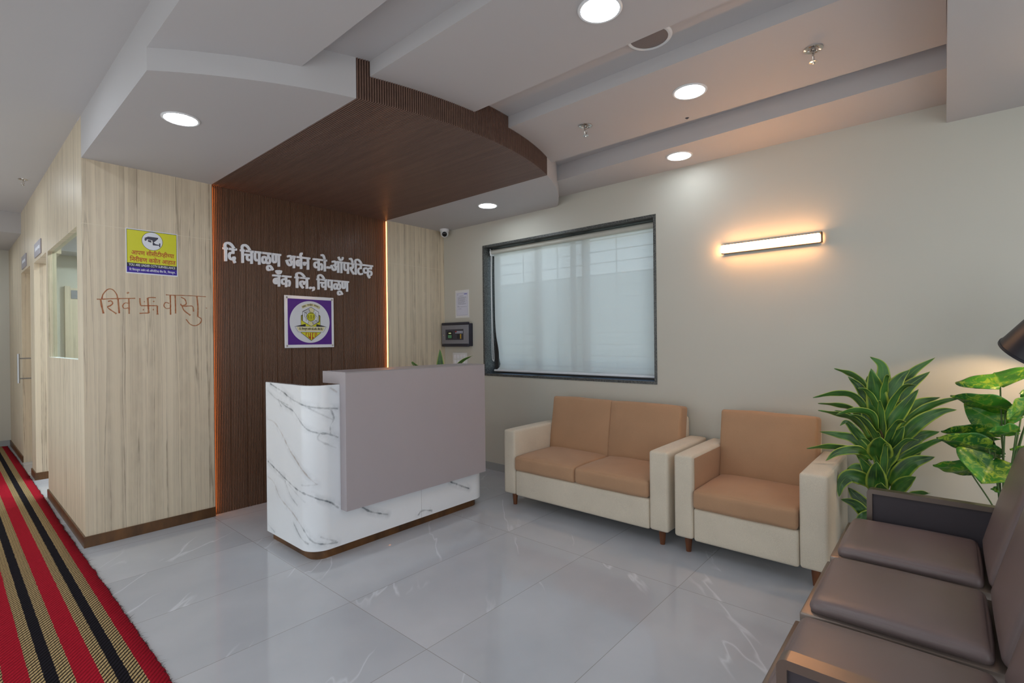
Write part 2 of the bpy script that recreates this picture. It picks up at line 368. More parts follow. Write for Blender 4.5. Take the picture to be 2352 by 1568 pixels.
# ------------------------------------------------------------------ materials
def mk_paint(name, srgb, rough=.6):
    m = MT(name); c = lin(srgb)
    f = m.n('TexNoise', Vector=m.pos(), Scale=1.3, Detail=4.0).outputs['Fac']
    m.set(m.mix(f, tuple(v * .97 for v in c), tuple(v * 1.03 for v in c)), rough, 0, .35)
    m.bump(m.n('TexNoise', Vector=m.pos(), Scale=260.0, Detail=2.0).outputs['Fac'], .03, .001)
    return m.m
M = {}
M['ceil'] = mk_paint('ceiling_emulsion', CEIL)
M['wall'] = mk_paint('cream_wall_paint', WALL)

def mk_laminate():
    m = MT('beige_wood_laminate'); s = m.n('SeparateXYZ', Vector=m.pos())
    h = m.math('ADD', s.outputs[0], s.outputs[1]); z = s.outputs[2]
    wv = m.n('CombineXYZ', X=m.math('MULTIPLY', h, 5.0), Y=0.0, Z=m.math('MULTIPLY', z, 1.3)).outputs[0]
    wob = m.math('MULTIPLY', m.n('TexNoise', Vector=wv, Scale=1.0, Detail=2.0).outputs['Fac'], .016)
    h2 = m.math('ADD', h, wob)
    def streak(fx, fz, det=2.0, off=0.0):
        v = m.n('CombineXYZ', X=m.math('MULTIPLY', h2, fx), Y=off, Z=m.math('MULTIPLY', z, fz)).outputs[0]
        return m.n('TexNoise', Vector=v, Scale=1.0, Detail=det).outputs['Fac']
    a = streak(26, .35); b = streak(120, .8, 3.0, 3.1); g = streak(420, 14, 2.0, 11.0)
    col = m.mix(m.ramp(a, [(.2, 0), (.8, 1)]), lin(LAM_D), lin(LAM_L))
    col = m.mix(m.ramp(b, [(.34, .16), (.5, 0)]), col, lin((140, 122, 104)))
    jit = m.n('TexNoise', Vector=m.n('CombineXYZ', X=m.math('MULTIPLY', h, 30.0), Y=4.4, Z=m.math('MULTIPLY', z, 9.0)).outputs[0], Scale=1.0, Detail=2.0).outputs['Fac']
    h2 = m.math('ADD', h2, m.math('MULTIPLY', jit, .006))
    for fx, off, amp in ((9, 7.7, 5.0), (15, 21.3, 4.0)):
        fr = m.math('FRACT', m.math('MULTIPLY', streak(fx, .12, 2.0, off), amp))
        col = m.mix(m.math('MULTIPLY', m.ramp(fr, [(0, .0), (.025, .62), (.07, .0), (.5, 0), (.93, .16), (1, 0)]), m.ramp(jit, [(.3, .35), (.6, 1)])), col, lin((112, 94, 76)))
    col = m.mix(m.math('MULTIPLY', g, .18), col, lin((120, 104, 88)))
    m.set(col, .42, 0, .45); m.bump(b, .08, .001)
    return m.m
M['lam'] = mk_laminate()

def mk_wood(name, dark, light, scale=(60, 60, 3), rough=.45, spec=.5):
    m = MT(name)
    v = m.mapped(m.pos(), scale)
    f = m.n('TexNoise', Vector=v, Scale=1.0, Detail=4.0, Roughness=.6).outputs['Fac']
    m.set(m.mix(m.ramp(f, [(.3, 0), (.7, 1)]), lin(dark), lin(light)), rough, 0, spec)
    return m.m
M['flute'] = mk_wood('fluted_walnut', (104, 74, 57), (118, 86, 67), (30, 30, 1.2), .30)
M['fluteceil'] = mk_wood('fluted_walnut_canopy', (104, 80, 70), (118, 92, 80), (30, 1.2, 30), .42)
M['walnut'] = mk_wood('walnut_skirting', (62, 38, 16), (112, 74, 36), (9, 9, 3), .35)
M['legwood'] = mk_wood('sofa_leg_wood', (84, 46, 24), (122, 72, 40), (40, 40, 4), .4)

def mk_floor():
    m = MT('polished_grey_tile'); p = m.pos(); s = m.n('SeparateXYZ', Vector=p)
    def grid(v, off, per):
        u = m.math('FRACT', m.math('DIVIDE', m.math('SUBTRACT', v, off - per * 20), per))
        return m.math('MULTIPLY', m.math('MINIMUM', u, m.math('SUBTRACT', 1.0, u)), per)
    gx = grid(s.outputs[0], .742, 1.2); gy = grid(s.outputs[1], -.136, .6)
    g = m.math('LESS_THAN', m.math('MINIMUM', gx, gy), .0016)
    # each tile its own slab of stone: offset the pattern tile by tile
    ix = m.math('FLOOR', m.math('DIVIDE', m.math('SUBTRACT', s.outputs[0], .742 - 24), 1.2))
    iy = m.math('FLOOR', m.math('DIVIDE', m.math('SUBTRACT', s.outputs[1], -.136 - 12), .6))
    o = m.n('CombineXYZ', X=m.math('MULTIPLY', ix, 3.7), Y=m.math('MULTIPLY', iy, 5.3), Z=0.0).outputs[0]
    q = m.n('VectorMath', {'operation': 'ADD'}, _0=p, _1=o).outputs[0]
    cl = m.n('TexNoise', Vector=q, Scale=1.6, Detail=5.0).outputs['Fac']
    col = m.mix(m.ramp(cl, [(.3, 0), (.7, 1)]), lin(FLO_D), lin(FLO_L))
    w = m.n('TexNoise', Vector=m.mapped(m.mapped(q, rot=(0, 0, VROT)), (.6, 2.4, 1)), Scale=1.0, Detail=4.0, Roughness=.5).outputs['Fac']
    vein = m.ramp(m.math('ABSOLUTE', m.math('SUBTRACT', w, .5)), [(.0, 1), (.009, 0)])
    mask = m.ramp(m.n('TexNoise', Vector=q, Scale=1.7, Detail=1.0).outputs['Fac'], [(.52, 0), (.60, 1)])
    col = m.mix(m.math('MULTIPLY', m.math('MULTIPLY', vein, mask), .55), col, lin((226, 230, 236)))
    col = m.mix(m.math('MULTIPLY', g, .55), col, lin((122, 112, 100)))
    m.set(col, .07, 0, .5)
    return m.m
M['floor'] = mk_floor()

def mk_granite():
    m = MT('dark_granite')
    f = m.n('TexNoise', Vector=m.pos(), Scale=160.0, Detail=3.0).outputs['Fac']
    m.set(m.mix(m.ramp(f, [(.35, 0), (.68, 1)]), lin((44, 46, 46)), lin((108, 110, 108))), .35); return m.m
M['granite'] = mk_granite()
M['skirtgrey'] = plain('grey_skirting_tile', (158, 160, 160), .3)
M['white'] = plain('white_plastic', (225, 226, 228), .35, var=.02)
M['letter'] = plain('white_acrylic', (240, 240, 246), .16, var=.01)
M['black'] = plain('black_plastic', (26, 27, 32), .35)
M['chrome'] = plain('chrome', (210, 205, 200), .12, 1.0, .02)
M['steel'] = plain('brushed_steel', (170, 172, 176), .3, 1.0, .03)
M['alu'] = plain('window_aluminium', (70, 66, 64), .4, .3)
M['grille'] = plain('window_bar_steel', (96, 94, 92), .5, .2)
M['glassm'] = None
def mk_glass(name, tint=(1, 1, 1)):
    m = MT(name); t = m.t
    tr = m.n('BsdfTransparent', Color=(*tint, 1)); gl = m.n('BsdfGlossy', Roughness=.02); fc = m.n('LayerWeight', Blend=.5).outputs['Facing']
    fr = m.math('ADD', .04, m.math('MULTIPLY', m.math('POWER', fc, 6.0), .35))
    mx = m.n('MixShader', _0=fr); m.link(tr.outputs[0], mx.inputs[1]); m.link(gl.outputs[0], mx.inputs[2])
    m.link(mx.outputs[0], m.out.inputs['Surface']); return m.m
M['glass'] = mk_glass('clear_glass', (.93, .98, .96))
def mk_blind():
    m = MT('roller_blind_fabric')
    wv = m.n('TexNoise', Vector=m.mapped(m.pos(), (1, 500, 500)), Scale=1.0).outputs['Fac']
    c = m.mix(wv, (.74, .79, .78), (.80, .84, .83))
    d = m.n('BsdfDiffuse', Color=c); tl = m.n('BsdfTranslucent', Color=(.74, .69, .62, 1)); tp = m.n('BsdfTransparent')
    a = m.n('MixShader', _0=.40); m.link(d.outputs[0], a.inputs[1]); m.link(tl.outputs[0], a.inputs[2])
    b = m.n('MixShader', _0=.055); m.link(a.outputs[0], b.inputs[1]); m.link(tp.outputs[0], b.inputs[2])
    m.link(b.outputs[0], m.out.inputs['Surface']); return m.m
M['blind'] = mk_blind()
M['blindtube'] = plain('blind_tube_cloth', (196, 196, 186), .7)
M['rail'] = plain('blind_rail', (226, 230, 236), .35)
M['disc'] = glow('downlight_diffuser', (.84, .93, 1.0), DISC)
M['disc4'] = glow('soffit_downlight_diffuser', (.84, .93, 1.0), DISC4)
M['disc2'] = glow('offframe_downlight_diffuser', (.84, .93, 1.0), DISC2)
M['disc3'] = glow('cabin_light_diffuser', (.84, .95, 1.0), CABIN)
M['strip'] = glow('warm_led_strip', (1.0, .33, .065), STRIP)
M['lampglow'] = glow('wall_lamp_diffuser', (1.0, .48, .19), LAMP)
M['bulb'] = glow('warm_bulb', (1.0, .66, .36), BULB)
M['bronze'] = plain('dark_bronze_metal', (120, 98, 78), .25, .9, .03)
M['lavender'] = plain('taupe_laminate', TAUPE, .38, 0, .02, 8)
M['deskedge'] = plain('desk_edge_grey', (150, 148, 150), .4)

def mk_marble():
    m = MT('white_marble_laminate'); p = m.pos()
    at = m.n('Attribute', {'attribute_name': 'vein_dist'}).outputs['Fac']
    st = m.n('Attribute', {'attribute_name': 'vein_strength'}).outputs['Fac']
    tn = m.n('Attribute', {'attribute_name': 'vein_tan'}).outputs['Fac']
    w1 = m.n('TexNoise', Vector=p, Scale=22.0, Detail=5.0).outputs['Fac']
    w2 = m.n('TexNoise', Vector=p, Scale=9.0, Detail=6.0, Roughness=.65).outputs['Fac']
    d = m.math('ADD', at, m.math('MULTIPLY', m.math('SUBTRACT', w1, .5), .018))
    w3 = m.n('TexNoise', Vector=p, Scale=40.0, Detail=4.0).outputs['Fac']
    d = m.math('ABSOLUTE', m.math('ADD', d, m.math('MULTIPLY', m.math('SUBTRACT', w3, .5), .005)))
    core = m.math('MULTIPLY', m.ramp(d, [(0, 1), (.0020, .9), (.0052, 0)]), m.ramp(w2, [(.32, .25), (.55, 1)]))
    halo = m.math('MULTIPLY', m.ramp(m.math('ADD', at, m.math('MULTIPLY', m.math('SUBTRACT', w2, .5), .06)), [(0, 1), (.012, .7), (.040, 0)]), m.ramp(w2, [(.44, 0), (.66, 1)]))
    base = m.mix(m.n('TexNoise', Vector=p, Scale=2.5, Detail=4.0).outputs['Fac'], lin((222, 226, 232)), lin((242, 244, 247)))
    vc = m.mix(tn, lin((84, 94, 102)), lin((150, 128, 110)))
    c = m.mix(m.math('MULTIPLY', halo, m.math('MULTIPLY', st, .75)), base, lin((146, 152, 160)))
    c = m.mix(m.math('MULTIPLY', core, st), c, vc)
    m.set(c, .22, 0, .5); return m.m
M['marble'] = mk_marble()

def mk_fabric(name, a, b, rough=.9, sc=900, big=5.0):
    m = MT(name)
    f = m.n('TexNoise', Vector=m.pos(), Scale=float(sc), Detail=2.0).outputs['Fac']
    g = m.n('TexNoise', Vector=m.pos(), Scale=big, Detail=3.0).outputs['Fac']
    c = m.mix(m.ramp(f, [(.2, 0), (.8, 1)]), lin(a), lin(b))
    c = m.mix(m.math('MULTIPLY', m.ramp(g, [(.35, 0), (.7, 1)]), .18), c, lin(tuple(v * .82 for v in a)))
    m.set(c, rough, 0, .2, Sheen_Weight=.15); m.bump(f, .25, .001); return m.m
M['beigecloth'] = mk_fabric('beige_sofa_cloth', (198, 186, 168), (228, 217, 198), sc=420)
M['tancloth'] = mk_fabric('tan_sofa_cloth', (172, 134, 103), (188, 150, 118), sc=600)
M['leather'] = plain('brown_grey_leather', LEATH, .38, 0, .05, 12, .08, 700, .5)
M['panel'] = plain('dark_armrest_pad', (62, 56, 62), .5, 0, .05, 12, .05, 500)
M['frame'] = plain('bench_bronze_frame', (132, 120, 112), .33, .75, .03)
M['soil'] = plain('potting_soil', (60, 44, 32), .95, 0, .3, 60, .6)
M['pot'] = plain('white_ceramic_pot', (206, 204, 198), .3)
M['potdark'] = plain('dark_planter', (74, 66, 60), .45)
M['stem'] = plain('green_stem', (70, 96, 46), .5)
M['cane'] = plain('brown_cane', (98, 84, 50), .7, 0, .2, 40, .3)
def mk_dracaena():
    m = MT('dracaena_leaf')
    e = m.n('Attribute', {'attribute_name': 'edge'}).outputs['Fac']; l = m.n('Attribute', {'attribute_name': 'along'}).outputs['Fac']
    f = m.n('TexNoise', Vector=m.pos(), Scale=9.0, Detail=3.0).outputs['Fac']
    st = m.n('TexNoise', Vector=m.n('CombineXYZ', X=m.math('MULTIPLY', e, 6.0), Y=m.math('MULTIPLY', l, .8), Z=f).outputs[0], Scale=2.0).outputs['Fac']
    c = m.mix(m.ramp(f, [(.35, 0), (.65, 1)]), lin((30, 66, 28)), lin((64, 116, 48)))
    c = m.mix(m.math('MULTIPLY', m.ramp(st, [(.5, 0), (.66, .6)]), m.ramp(e, [(0, 1), (.5, .3)])), c, lin((118, 148, 52)))
    c = m.mix(m.ramp(l, [(0, .6), (.35, 0)]), c, lin((96, 140, 50)))
    c = m.mix(m.ramp(e, [(.74, 0), (.88, .95)]), c, lin((156, 176, 66)))
    m.set(c, .36, 0, .5, Subsurface_Weight=0.0); return m.m
M['drac'] = mk_dracaena()
def mk_pothos():
    m = MT('pothos_leaf')
    e = m.n('Attribute', {'attribute_name': 'edge'}).outputs['Fac']
    f = m.n('TexNoise', Vector=m.pos(), Scale=26.0, Detail=5.0, Roughness=.7, Distortion=1.2).outputs['Fac']
    g = m.n('TexNoise', Vector=m.pos(), Scale=5.0).outputs['Fac']
    c = m.mix(m.ramp(g, [(.4, 0), (.6, 1)]), lin((26, 84, 24)), lin((58, 124, 30)))
    c = m.mix(m.ramp(f, [(.5, 0), (.62, .85)]), c, lin((138, 162, 44)))
    c = m.mix(m.ramp(e, [(.0, .5), (.06, 0)]), c, lin((150, 170, 70)))
    m.set(c, .4, 0, .4); return m.m
M['poth'] = mk_pothos()
def mk_rug():
    m = MT('striped_woven_rug'); s = m.n('SeparateXYZ', Vector=m.pos()); x, y = s.outputs[0], s.outputs[1]
    wb = m.math('MULTIPLY', m.math('SUBTRACT', m.n('TexNoise', Vector=m.pos(), Scale=55.0).outputs['Fac'], .5), .008)
    u = m.math('FRACT', m.math('DIVIDE', m.math('SUBTRACT', -.030 + .19 * 3, m.math('ADD', x, wb)), .1865))
    red = m.mix(m.n('TexNoise', Vector=m.mapped(m.pos(), (60, 400, 1)), Scale=1.0, Detail=3.0).outputs['Fac'], lin((134, 14, 30)), lin((208, 32, 56)))
    # knitted rows
    xc = m.math('DIVIDE', m.math('ADD', x, m.math('MULTIPLY', wb, .5)), .0122)
    cf = m.math('FRACT', xc); ci = m.math('MULTIPLY', m.math('FLOOR', xc), .37)
    row = m.math('FRACT', m.math('ADD', m.math('DIVIDE', y, .0250), m.math('ADD', m.math('MULTIPLY', cf, -.62), ci)))
    gap = m.ramp(row, [(0, 0), (.16, 1), (.58, 1), (.74, 0)])
    gap2 = m.ramp(cf, [(0, .55), (.15, 1), (.85, 1), (1, .55)])
    red = m.mix(m.math('MULTIPLY', m.math('SUBTRACT', 1.0, gap), .42), red, lin((60, 6, 14)))
    tan = m.mix(m.math('MULTIPLY', gap, gap2), lin((48, 38, 32)), m.mix(m.n('TexNoise', Vector=m.pos(), Scale=300.0).outputs['Fac'], lin((164, 138, 92)), lin((212, 186, 138))))
    blk = m.mix(gap, lin((10, 9, 12)), lin((34, 30, 38)))
    # bands within one repeat: red, tan, black, tan
    isr = m.math('LESS_THAN', u, .375); t1 = m.math('LESS_THAN', u, .60); t2 = m.math('LESS_THAN', u, .80)
    c = m.mix(t2, tan, blk); c = m.mix(t1, c, tan); c = m.mix(isr, c, red)
    m.set(c, .95, 0, .1)
    hgt = m.math('ADD', m.math('MULTIPLY', gap, .6), m.n('TexNoise', Vector=m.pos(), Scale=240.0).outputs['Fac'])
    m.bump(hgt, .7, .006); return m.m
M['rug'] = mk_rug()
M['fringe'] = plain('dark_rug_fibre', (34, 16, 18), .9, 0, .3, 200)
M['paint'] = None
def mk_kumkum():
    m = MT('orange_brush_paint'); f = m.n('TexNoise', Vector=m.pos(), Scale=45.0, Detail=3.0).outputs['Fac']
    c = m.mix(m.ramp(f, [(.35, 0), (.6, 1)]), lin((156, 82, 46)), lin((192, 132, 92)))
    m.set(c, .7, 0, .2)
    mx = m.n('MixShader', _0=m.ramp(f, [(.3, .04), (.7, .42)])); m.link(m.b.outputs[0], mx.inputs[1]); m.link(m.n('BsdfTransparent').outputs[0], mx.inputs[2]); m.link(mx.outputs[0], m.out.inputs['Surface']); return m.m
M['kumkum'] = mk_kumkum()
for k, c in dict(yellow=(214, 212, 40), redink=(178, 44, 24), navy=(26, 24, 52), purple=(48, 8, 148), violet=(82, 20, 140), cream=(226, 218, 170), ink=(24, 22, 26), paper=(214, 216, 232), blueink=(60, 70, 190), greyink=(120, 122, 140), gold=(208, 196, 40), olive=(140, 132, 40), white2=(226, 228, 236), camgrey=(62, 60, 78), platepurple=(156, 150, 158)).items():
    M[k] = plain('print_' + k, c, .4, 0, .02)
M['alarmgrey'] = plain('alarm_panel_grey', (132, 132, 140), .4)
M['alarmdark'] = plain('alarm_housing', (40, 40, 54), .45)
M['lens'] = plain('camera_lens', (14, 15, 18), .08)
M['screen'] = glow('small_green_display', (.12, .35, .16), .10)
M['screen'].node_tree.nodes['Principled BSDF'].inputs['Base Color'].default_value = (.03, .08, .05, 1)
M['digits'] = glow('display_digits', (.5, .6, .1), .25)
M['amber'] = plain('amber_key', (212, 170, 40), .4)
M['keyw'] = plain('light_key', (190, 194, 214), .4)
M['keyd'] = plain('dark_key', (60, 60, 72), .4)
M['grillecloth'] = plain('speaker_grille', (120, 112, 112), .6, 0, .05, 300, .3, 900)
M['shade'] = plain('black_lamp_shade', (34, 34, 42), .42)
M['brass'] = plain('lamp_pole_black', (30, 30, 34), .3, .6)

# ------------------------------------------------------------------ the room
XW = 3.0877          # window wall
ZS = 2.527           # reception soffit
ZU = 2.73            # upper ceiling over the waiting area
ZC = 2.80            # corridor ceiling
XB, XC = .7606, 2.3396   # fluted panel between the two laminate panels
ACX, ACY, ACR = 1.542, .162, 2.309
def yarc(x, d=0.0): return ACY - math.sqrt((ACR - d) ** 2 - (x - ACX) ** 2)

bm = NB(); box(bm, -1.75, 3.45, -6.6, 5.25, -.12, 0); struct('floor', bm, M['floor'])

bm = NB()
box(bm, XW, XW + .25, -6.5, .25, 0, .956); box(bm, XW, XW + .25, -6.5, .25, 2.294, 2.95)
box(bm, XW, XW + .25, -6.5, -2.5005, .956, 2.294); box(bm, XW, XW + .25, -.6004, .25, .956, 2.294)
struct('wall_window_side', bm, M['wall'])
bm = NB(); box(bm, -1.75, 3.45, -6.6, -6.5, 0, 2.95); struct('wall_behind', bm, M['wall'])
bm = NB(); box(bm, -1.75, -1.65, -6.5, 5.25, 0, 2.95); struct('wall_corridor_left', bm, M['wall'])
bm = NB(); box(bm, -1.65, .5, 5.12, 5.25, 0, 2.95); struct('wall_corridor_end', bm, M['wall'])

def lamwall(name, x0, x1):
    bm = NB(); box(bm, x0, x1, 0, .03, 0, 2.104); box(bm, x0, x1, 0, .03, 2.107, ZC); box(bm, x0, x1, .001, .03, 2.104, 2.107, 1)
    box(bm, x0, x1, .03, .12, 0, ZC - .001)
    return struct(name, bm, [M['lam'], plain('laminate_joint', (220, 208, 186), .5)])
lamwall('wall_reception_left', 0.0, XB)
lamwall('wall_reception_right', XC, XW)

def rib_profile(x0, x1, pitch=.0122, joint=.34, gap=.20):
    n = round((x1 - x0) / pitch); pt = []
    for i in range(n):
        a = x0 + (x1 - x0) * i / n; w = (x1 - x0) / n; g = joint if i % 10 == 0 else gap
        pt += [(a, 0), (a + w * g, 0), (a + w * (g + .05), .8), (a + w * .38, 1), (a + w * .68, 1), (a + w * .90, .8), (a + w * .95, 0)]
    pt.append((x1, 0)); return pt
RB = rib_profile(XB, XC)
bm = NB(); rows = []
for x, h in RB: rows.append((bm.verts.new((x, .034 - .007 * h, 0.0)), bm.verts.new((x, .034 - .007 * h, ZS + .01))))
for a, b in zip(rows, rows[1:]): bm.faces.new((a[0], b[0], b[1], a[1]))
box(bm, XB, XC, .0345, .12, 0, ZS + .02)
struct('wall_feature', bm, M['flute'])

# corridor wall at x = 0: window, deep doorway, second doorway
D2 = (1.66, 2.50, 2.12); D1 = (2.81, 3.63, 2.13)
bm = NB()
def cw(y0, y1, z0, z1, x1=.055): box(bm, 0, x1, y0, y1, z0, z1)
cw(.1205, .19, 0, 2.115); cw(.19, 1.555, 0, 1.215); cw(1.555, D2[0], 0, 2.115); cw(.1205, D2[0], 2.115, ZC)
cw(D2[0], D2[1], D2[2], ZC, .10); cw(D2[1], D1[0], 0, ZC, .10); cw(D1[0], D1[1], D1[2], ZC, .10); cw(D1[1], 5.12, 0, ZC, .10)
struct('wall_corridor_right', bm, M['lam'])
bm = NB(); box(bm, .002, .054, .19, 1.555, 1.200, 1.2155); struct('trim_window_sill', bm, M['white'])
bm = NB(); box(bm, .028, .034, .19, 1.555, 1.216, 2.115); g_ = struct('window_2', bm, M['glass'])
# doors
def door(name, y0, y1, zt, x, hy, hz):
    bm = NB(); box(bm, x, x + .035, y0 + .012, y1 - .004, .012, zt - .004); d = struct(name, bm, M['lam'])
    if hy:
        bm = NB(); cyl(bm, (-.045, hy, hz[0]), (-.045, hy, hz[1]), .011)
        for z in (hz[0] + .05, hz[1] - .05): cyl(bm, (-.045, hy, z), (x, hy, z), .007)
        obj('door_handle', bm, M['steel'], d, True)
        bm = NB(); cyl(bm, (x - .008, hy + .01, .80), (x, hy + .01, .80), .016); obj('door_lock', bm, M['steel'], d, True)
    return d
door('door_1', D1[0], D1[1], D1[2], .075, 3.44, (.905, 1.225))
# room seen through the corridor window
bm = NB(); box(bm, .1, 3.3, 3.5, 3.6, 0, 2.95); struct('wall_cabin_end', bm, M['wall'])
bm = NB(); box(bm, .345, .395, 3.46, 3.5, 0, 2.0); box(bm, .395, 1.6, 3.47, 3.5, 1.0, 1.98); box(bm, .36, 1.6, 3.44, 3.5, 0, 1.0)
struct('trim_cabin_panelling', bm, M['lam'])
bm = NB(); box(bm, .1, 3.3, 3.15, 3.5, 2.36, 2.6); struct('trim_cabin_beam', bm, M['ceil'])
bm = NB(); box(bm, 3.3, 3.42, .12, 3.6, 0, 2.95); struct('wall_cabin_side', bm, M['wall'])
bm = NB(); box(bm, .1, 3.3, .12, 3.5, 2.6, 2.75); struct('ceiling_cabin', bm, M['ceil'])

# skirtings
bm = NB(); box(bm, -.010, XB, -.010, 0, 0, .071); box(bm, -.010, 0, 0, D2[0], 0, .071)
struct('baseboard_reception', bm, M['walnut'])
bm = NB(); box(bm, -.010, .088, D2[1] - .010, D2[1], 0, .071); box(bm, -.010, 0, D2[1], D1[0], 0, .071)
box(bm, -.010, 0, D1[1], 5.12, 0, .071); struct('baseboard_corridor', bm, M['walnut'])
bm = NB(); box(bm, XC, XW, -.008, 0, 0, .071); struct('baseboard_reception_right', bm, M['walnut'])
bm = NB(); box(bm, XW - .008, XW, -6.5, 0, 0, .075); struct('baseboard_window_side', bm, M['skirtgrey'])
bm = NB(); box(bm, -1.65, 0, 5.112, 5.12, 0, .075); struct('baseboard_corridor_end', bm, M['skirtgrey'])

# ceiling: slab with hanging panels, soffit and fluted canopy as parts
bm = NB(); box(bm, -1.75, 0, -6.6, 5.25, ZC, 3.0); box(bm, .01, XW + .25, -4.232, .12, ZU, 3.0)
ceil = struct('ceiling', bm, M['ceil'])
bm = NB(); poly_ = [(XW, -6.5), (XW, -4.2225), (.0, -4.2385), (0, -6.5)]; prism(bm, poly_, 2.5, 2.99); obj('lowered_ceiling', bm, M['ceil'], ceil)
bm = NB(); box(bm, -1.65, .0, 3.60, 5.12, 2.57, 2.99); obj('corridor_bulkhead', bm, M['ceil'], ceil)
YP = -4.226
def panel(pts, z): 
    bm = NB(); prism(bm, pts, z, 2.985); obj('ceiling_panel', bm, M['ceil'], ceil)
panel([(0, YP), (.53, YP), (.53, -1.88), (0, -1.5562)], 2.628)
panel([(.826, YP), (1.455, YP), (1.455, -1.3), (.826, -1.3)], 2.652)
panel([(1.765, YP), (2.452, YP), (2.452, -1.3), (1.765, -1.3)], 2.660)
panel([(2.598, YP), (XW, YP), (XW, -1.0), (2.70, -1.0), (2.70, -1.9)], 2.607)
def arcpts(x0, x1, n, d=0.0): return [(x0 + (x1 - x0) * i / n, yarc(x0 + (x1 - x0) * i / n, d)) for i in range(n + 1)]
bm = NB()
prism(bm, arcpts(0, XB, 14) + [(XB, 0), (0, 0)], ZS, 2.98)
prism(bm, arcpts(XC, XW, 18) + [(XW, 0), (XC, 0)], ZS, 2.98)
prism(bm, arcpts(XB, XC, 24, .016) + [(XC, .03), (XB, .03)], ZS + .014, 2.98)
for f in bm.faces:
    if abs(f.normal.z) < .5: f.smooth = False
obj('reception_soffit', bm, M['ceil'], ceil, True)
bm = NB(); rows = []
for x, h in rib_profile(XB, XC, .0122, .26, .26):
    k = .013 * (1 - h)
    rows.append((bm.verts.new((x, .030, ZS + k - .001)), bm.verts.new((x, yarc(x, k) - .001, ZS + k - .001)), bm.verts.new((x, yarc(x, k) - .001, ZU + .03))))
for a, b in zip(rows, rows[1:]):
    bm.faces.new((a[0], a[1], b[1], b[0])); bm.faces.new((a[1], a[2], b[2], b[1]))
obj('fluted_canopy', bm, M['fluteceil'], ceil)

# window: granite lining, aluminium frame, panes, bars
y0, y1, z0, z1 = -.6004, -2.5005, .956, 2.294
bm = NB()
t = .022
box(bm, XW - .004, XW + .20, y0 - t, y0, z0, z1); box(bm, XW - .004, XW + .20, y1, y1 + t, z0, z1)
box(bm, XW - .004, XW + .20, y1 + t, y0 - t, z1 - t, z1); box(bm, XW - .004, XW + .20, y1 + t, y0 - t, z0, z0 + t)
win = struct('window_1', bm, M['granite'])
bm = NB()
xa, xb2 = XW + .155, XW + .20
a0, a1 = y1 + t, y0 - t
def fr(b, ya, yb, za, zb): box(b, xa, xb2, ya, yb, za, zb)
fr(bm, a0, a0 + .045, z0 + t, z1 - t); fr(bm, a1 - .045, a1, z0 + t, z1 - t)
fr(bm, a0 + .045, a1 - .045, z0 + t, z0 + t + .045); fr(bm, a0 + .045, a1 - .045, z1 - t - .045, z1 - t)
STILES = [(-1.19, .05), (-1.74, .06), (-1.60, .035)]
for ys, w in STILES: fr(bm, ys - w / 2, ys + w / 2, z0 + t + .045, z1 - t - .045)
obj('window_frame', bm, M['alu'], win)
bm = NB(); box(bm, xa + .018, xa + .024, a0 + .03, a1 - .03, z0 + .06, z1 - .06); obj('window_pane', bm, M['glass'], win)
bm = NB()
for i in range(12):
    z = 1.06 + i * .105; cyl(bm, (XW + .235, a0, z), (XW + .235, a1, z), .005, n=8)
for ys in (-2.02, -1.38, -.95): cyl(bm, (XW + .235, ys, z0), (XW + .235, ys, z1), .006, n=8)
obj('window_bars', bm, M['grille'], win)
# ------------------------------------------------------------------ lamps of the room, plus added downlights out of view
def downlight(x, y, z, label, group='round recessed ceiling downlights', r=.077, mk='disc'):
    t = thing('ceiling_downlight', label, 'ceiling light', (x, y, z), group)
    bm = NB(); lathe(bm, [(r + .013, .001), (r + .013, -.003), (r + .008, -.006), (r + .001, -.005), (r, .001)], n=48); obj('trim_ring', bm, M['white'], t, True)
    bm = NB(); lathe(bm, [(0, -.0035), (r, -.0035), (r, .0), (0, 0)], n=48); obj('diffuser', bm, M[mk], t)
    return t
downlight(.252, -1.112, ZS, 'lit round downlight in the white soffit above the security camera notice', mk='disc4')
downlight(2.634, -1.114, ZS, 'lit round downlight in the white soffit beside the window corner', mk='disc4')
downlight(2.841, -2.796, 2.607, 'lit round downlight in the ceiling strip along the window wall')
downlight(2.086, -3.170, 2.660, 'lit round downlight between the two ceiling sprinklers')
downlight(1.157, -3.168, 2.652, 'largest lit round downlight cut by the top of the photo')
for x, y, z in ((-.63, -3.3, ZC), (-.63, -.6, ZC), (-.63, 2.0, ZC), (-.63, 4.35, 2.57), (1.0, -5.4, 2.5), (2.4, -5.6, 2.5), (.27, -3.7, 2.628)):  # near corridor ones inferred; far corridor, rear and left panel ones added as fill
    downlight(x, y, z, 'round downlight outside the frame, inferred or added to brighten corridor and room', 'downlights outside the frame', mk='disc2')
for x, y in ((.75, 1.1), (1.2, 2.6), (2.2, 1.6)): downlight(x, y, 2.6, 'round downlight in the cabin behind the corridor window', 'downlights in the cabin', mk='disc3')

def led(name, x, label, sx):
    t = thing(name, label, 'light strip', (x, 0, 0), 'warm light strips beside the fluted panel')
    bm = NB(); box(bm, x, x + .003 * sx, .0135, .024, .02, ZS - .01) if sx > 0 else box(bm, x + .003 * sx, x, .006, .014, .02, ZS - .01)
    o = obj('light_tape', bm, M['strip'], t); o.location = (-x, 0, 0)
led('led_strip', XC - .0005, 'glowing orange light strip along the right edge of the fluted panel', -1)
led('led_strip', XB + .0005, 'glowing orange light strip along the left edge of the fluted panel', 1)

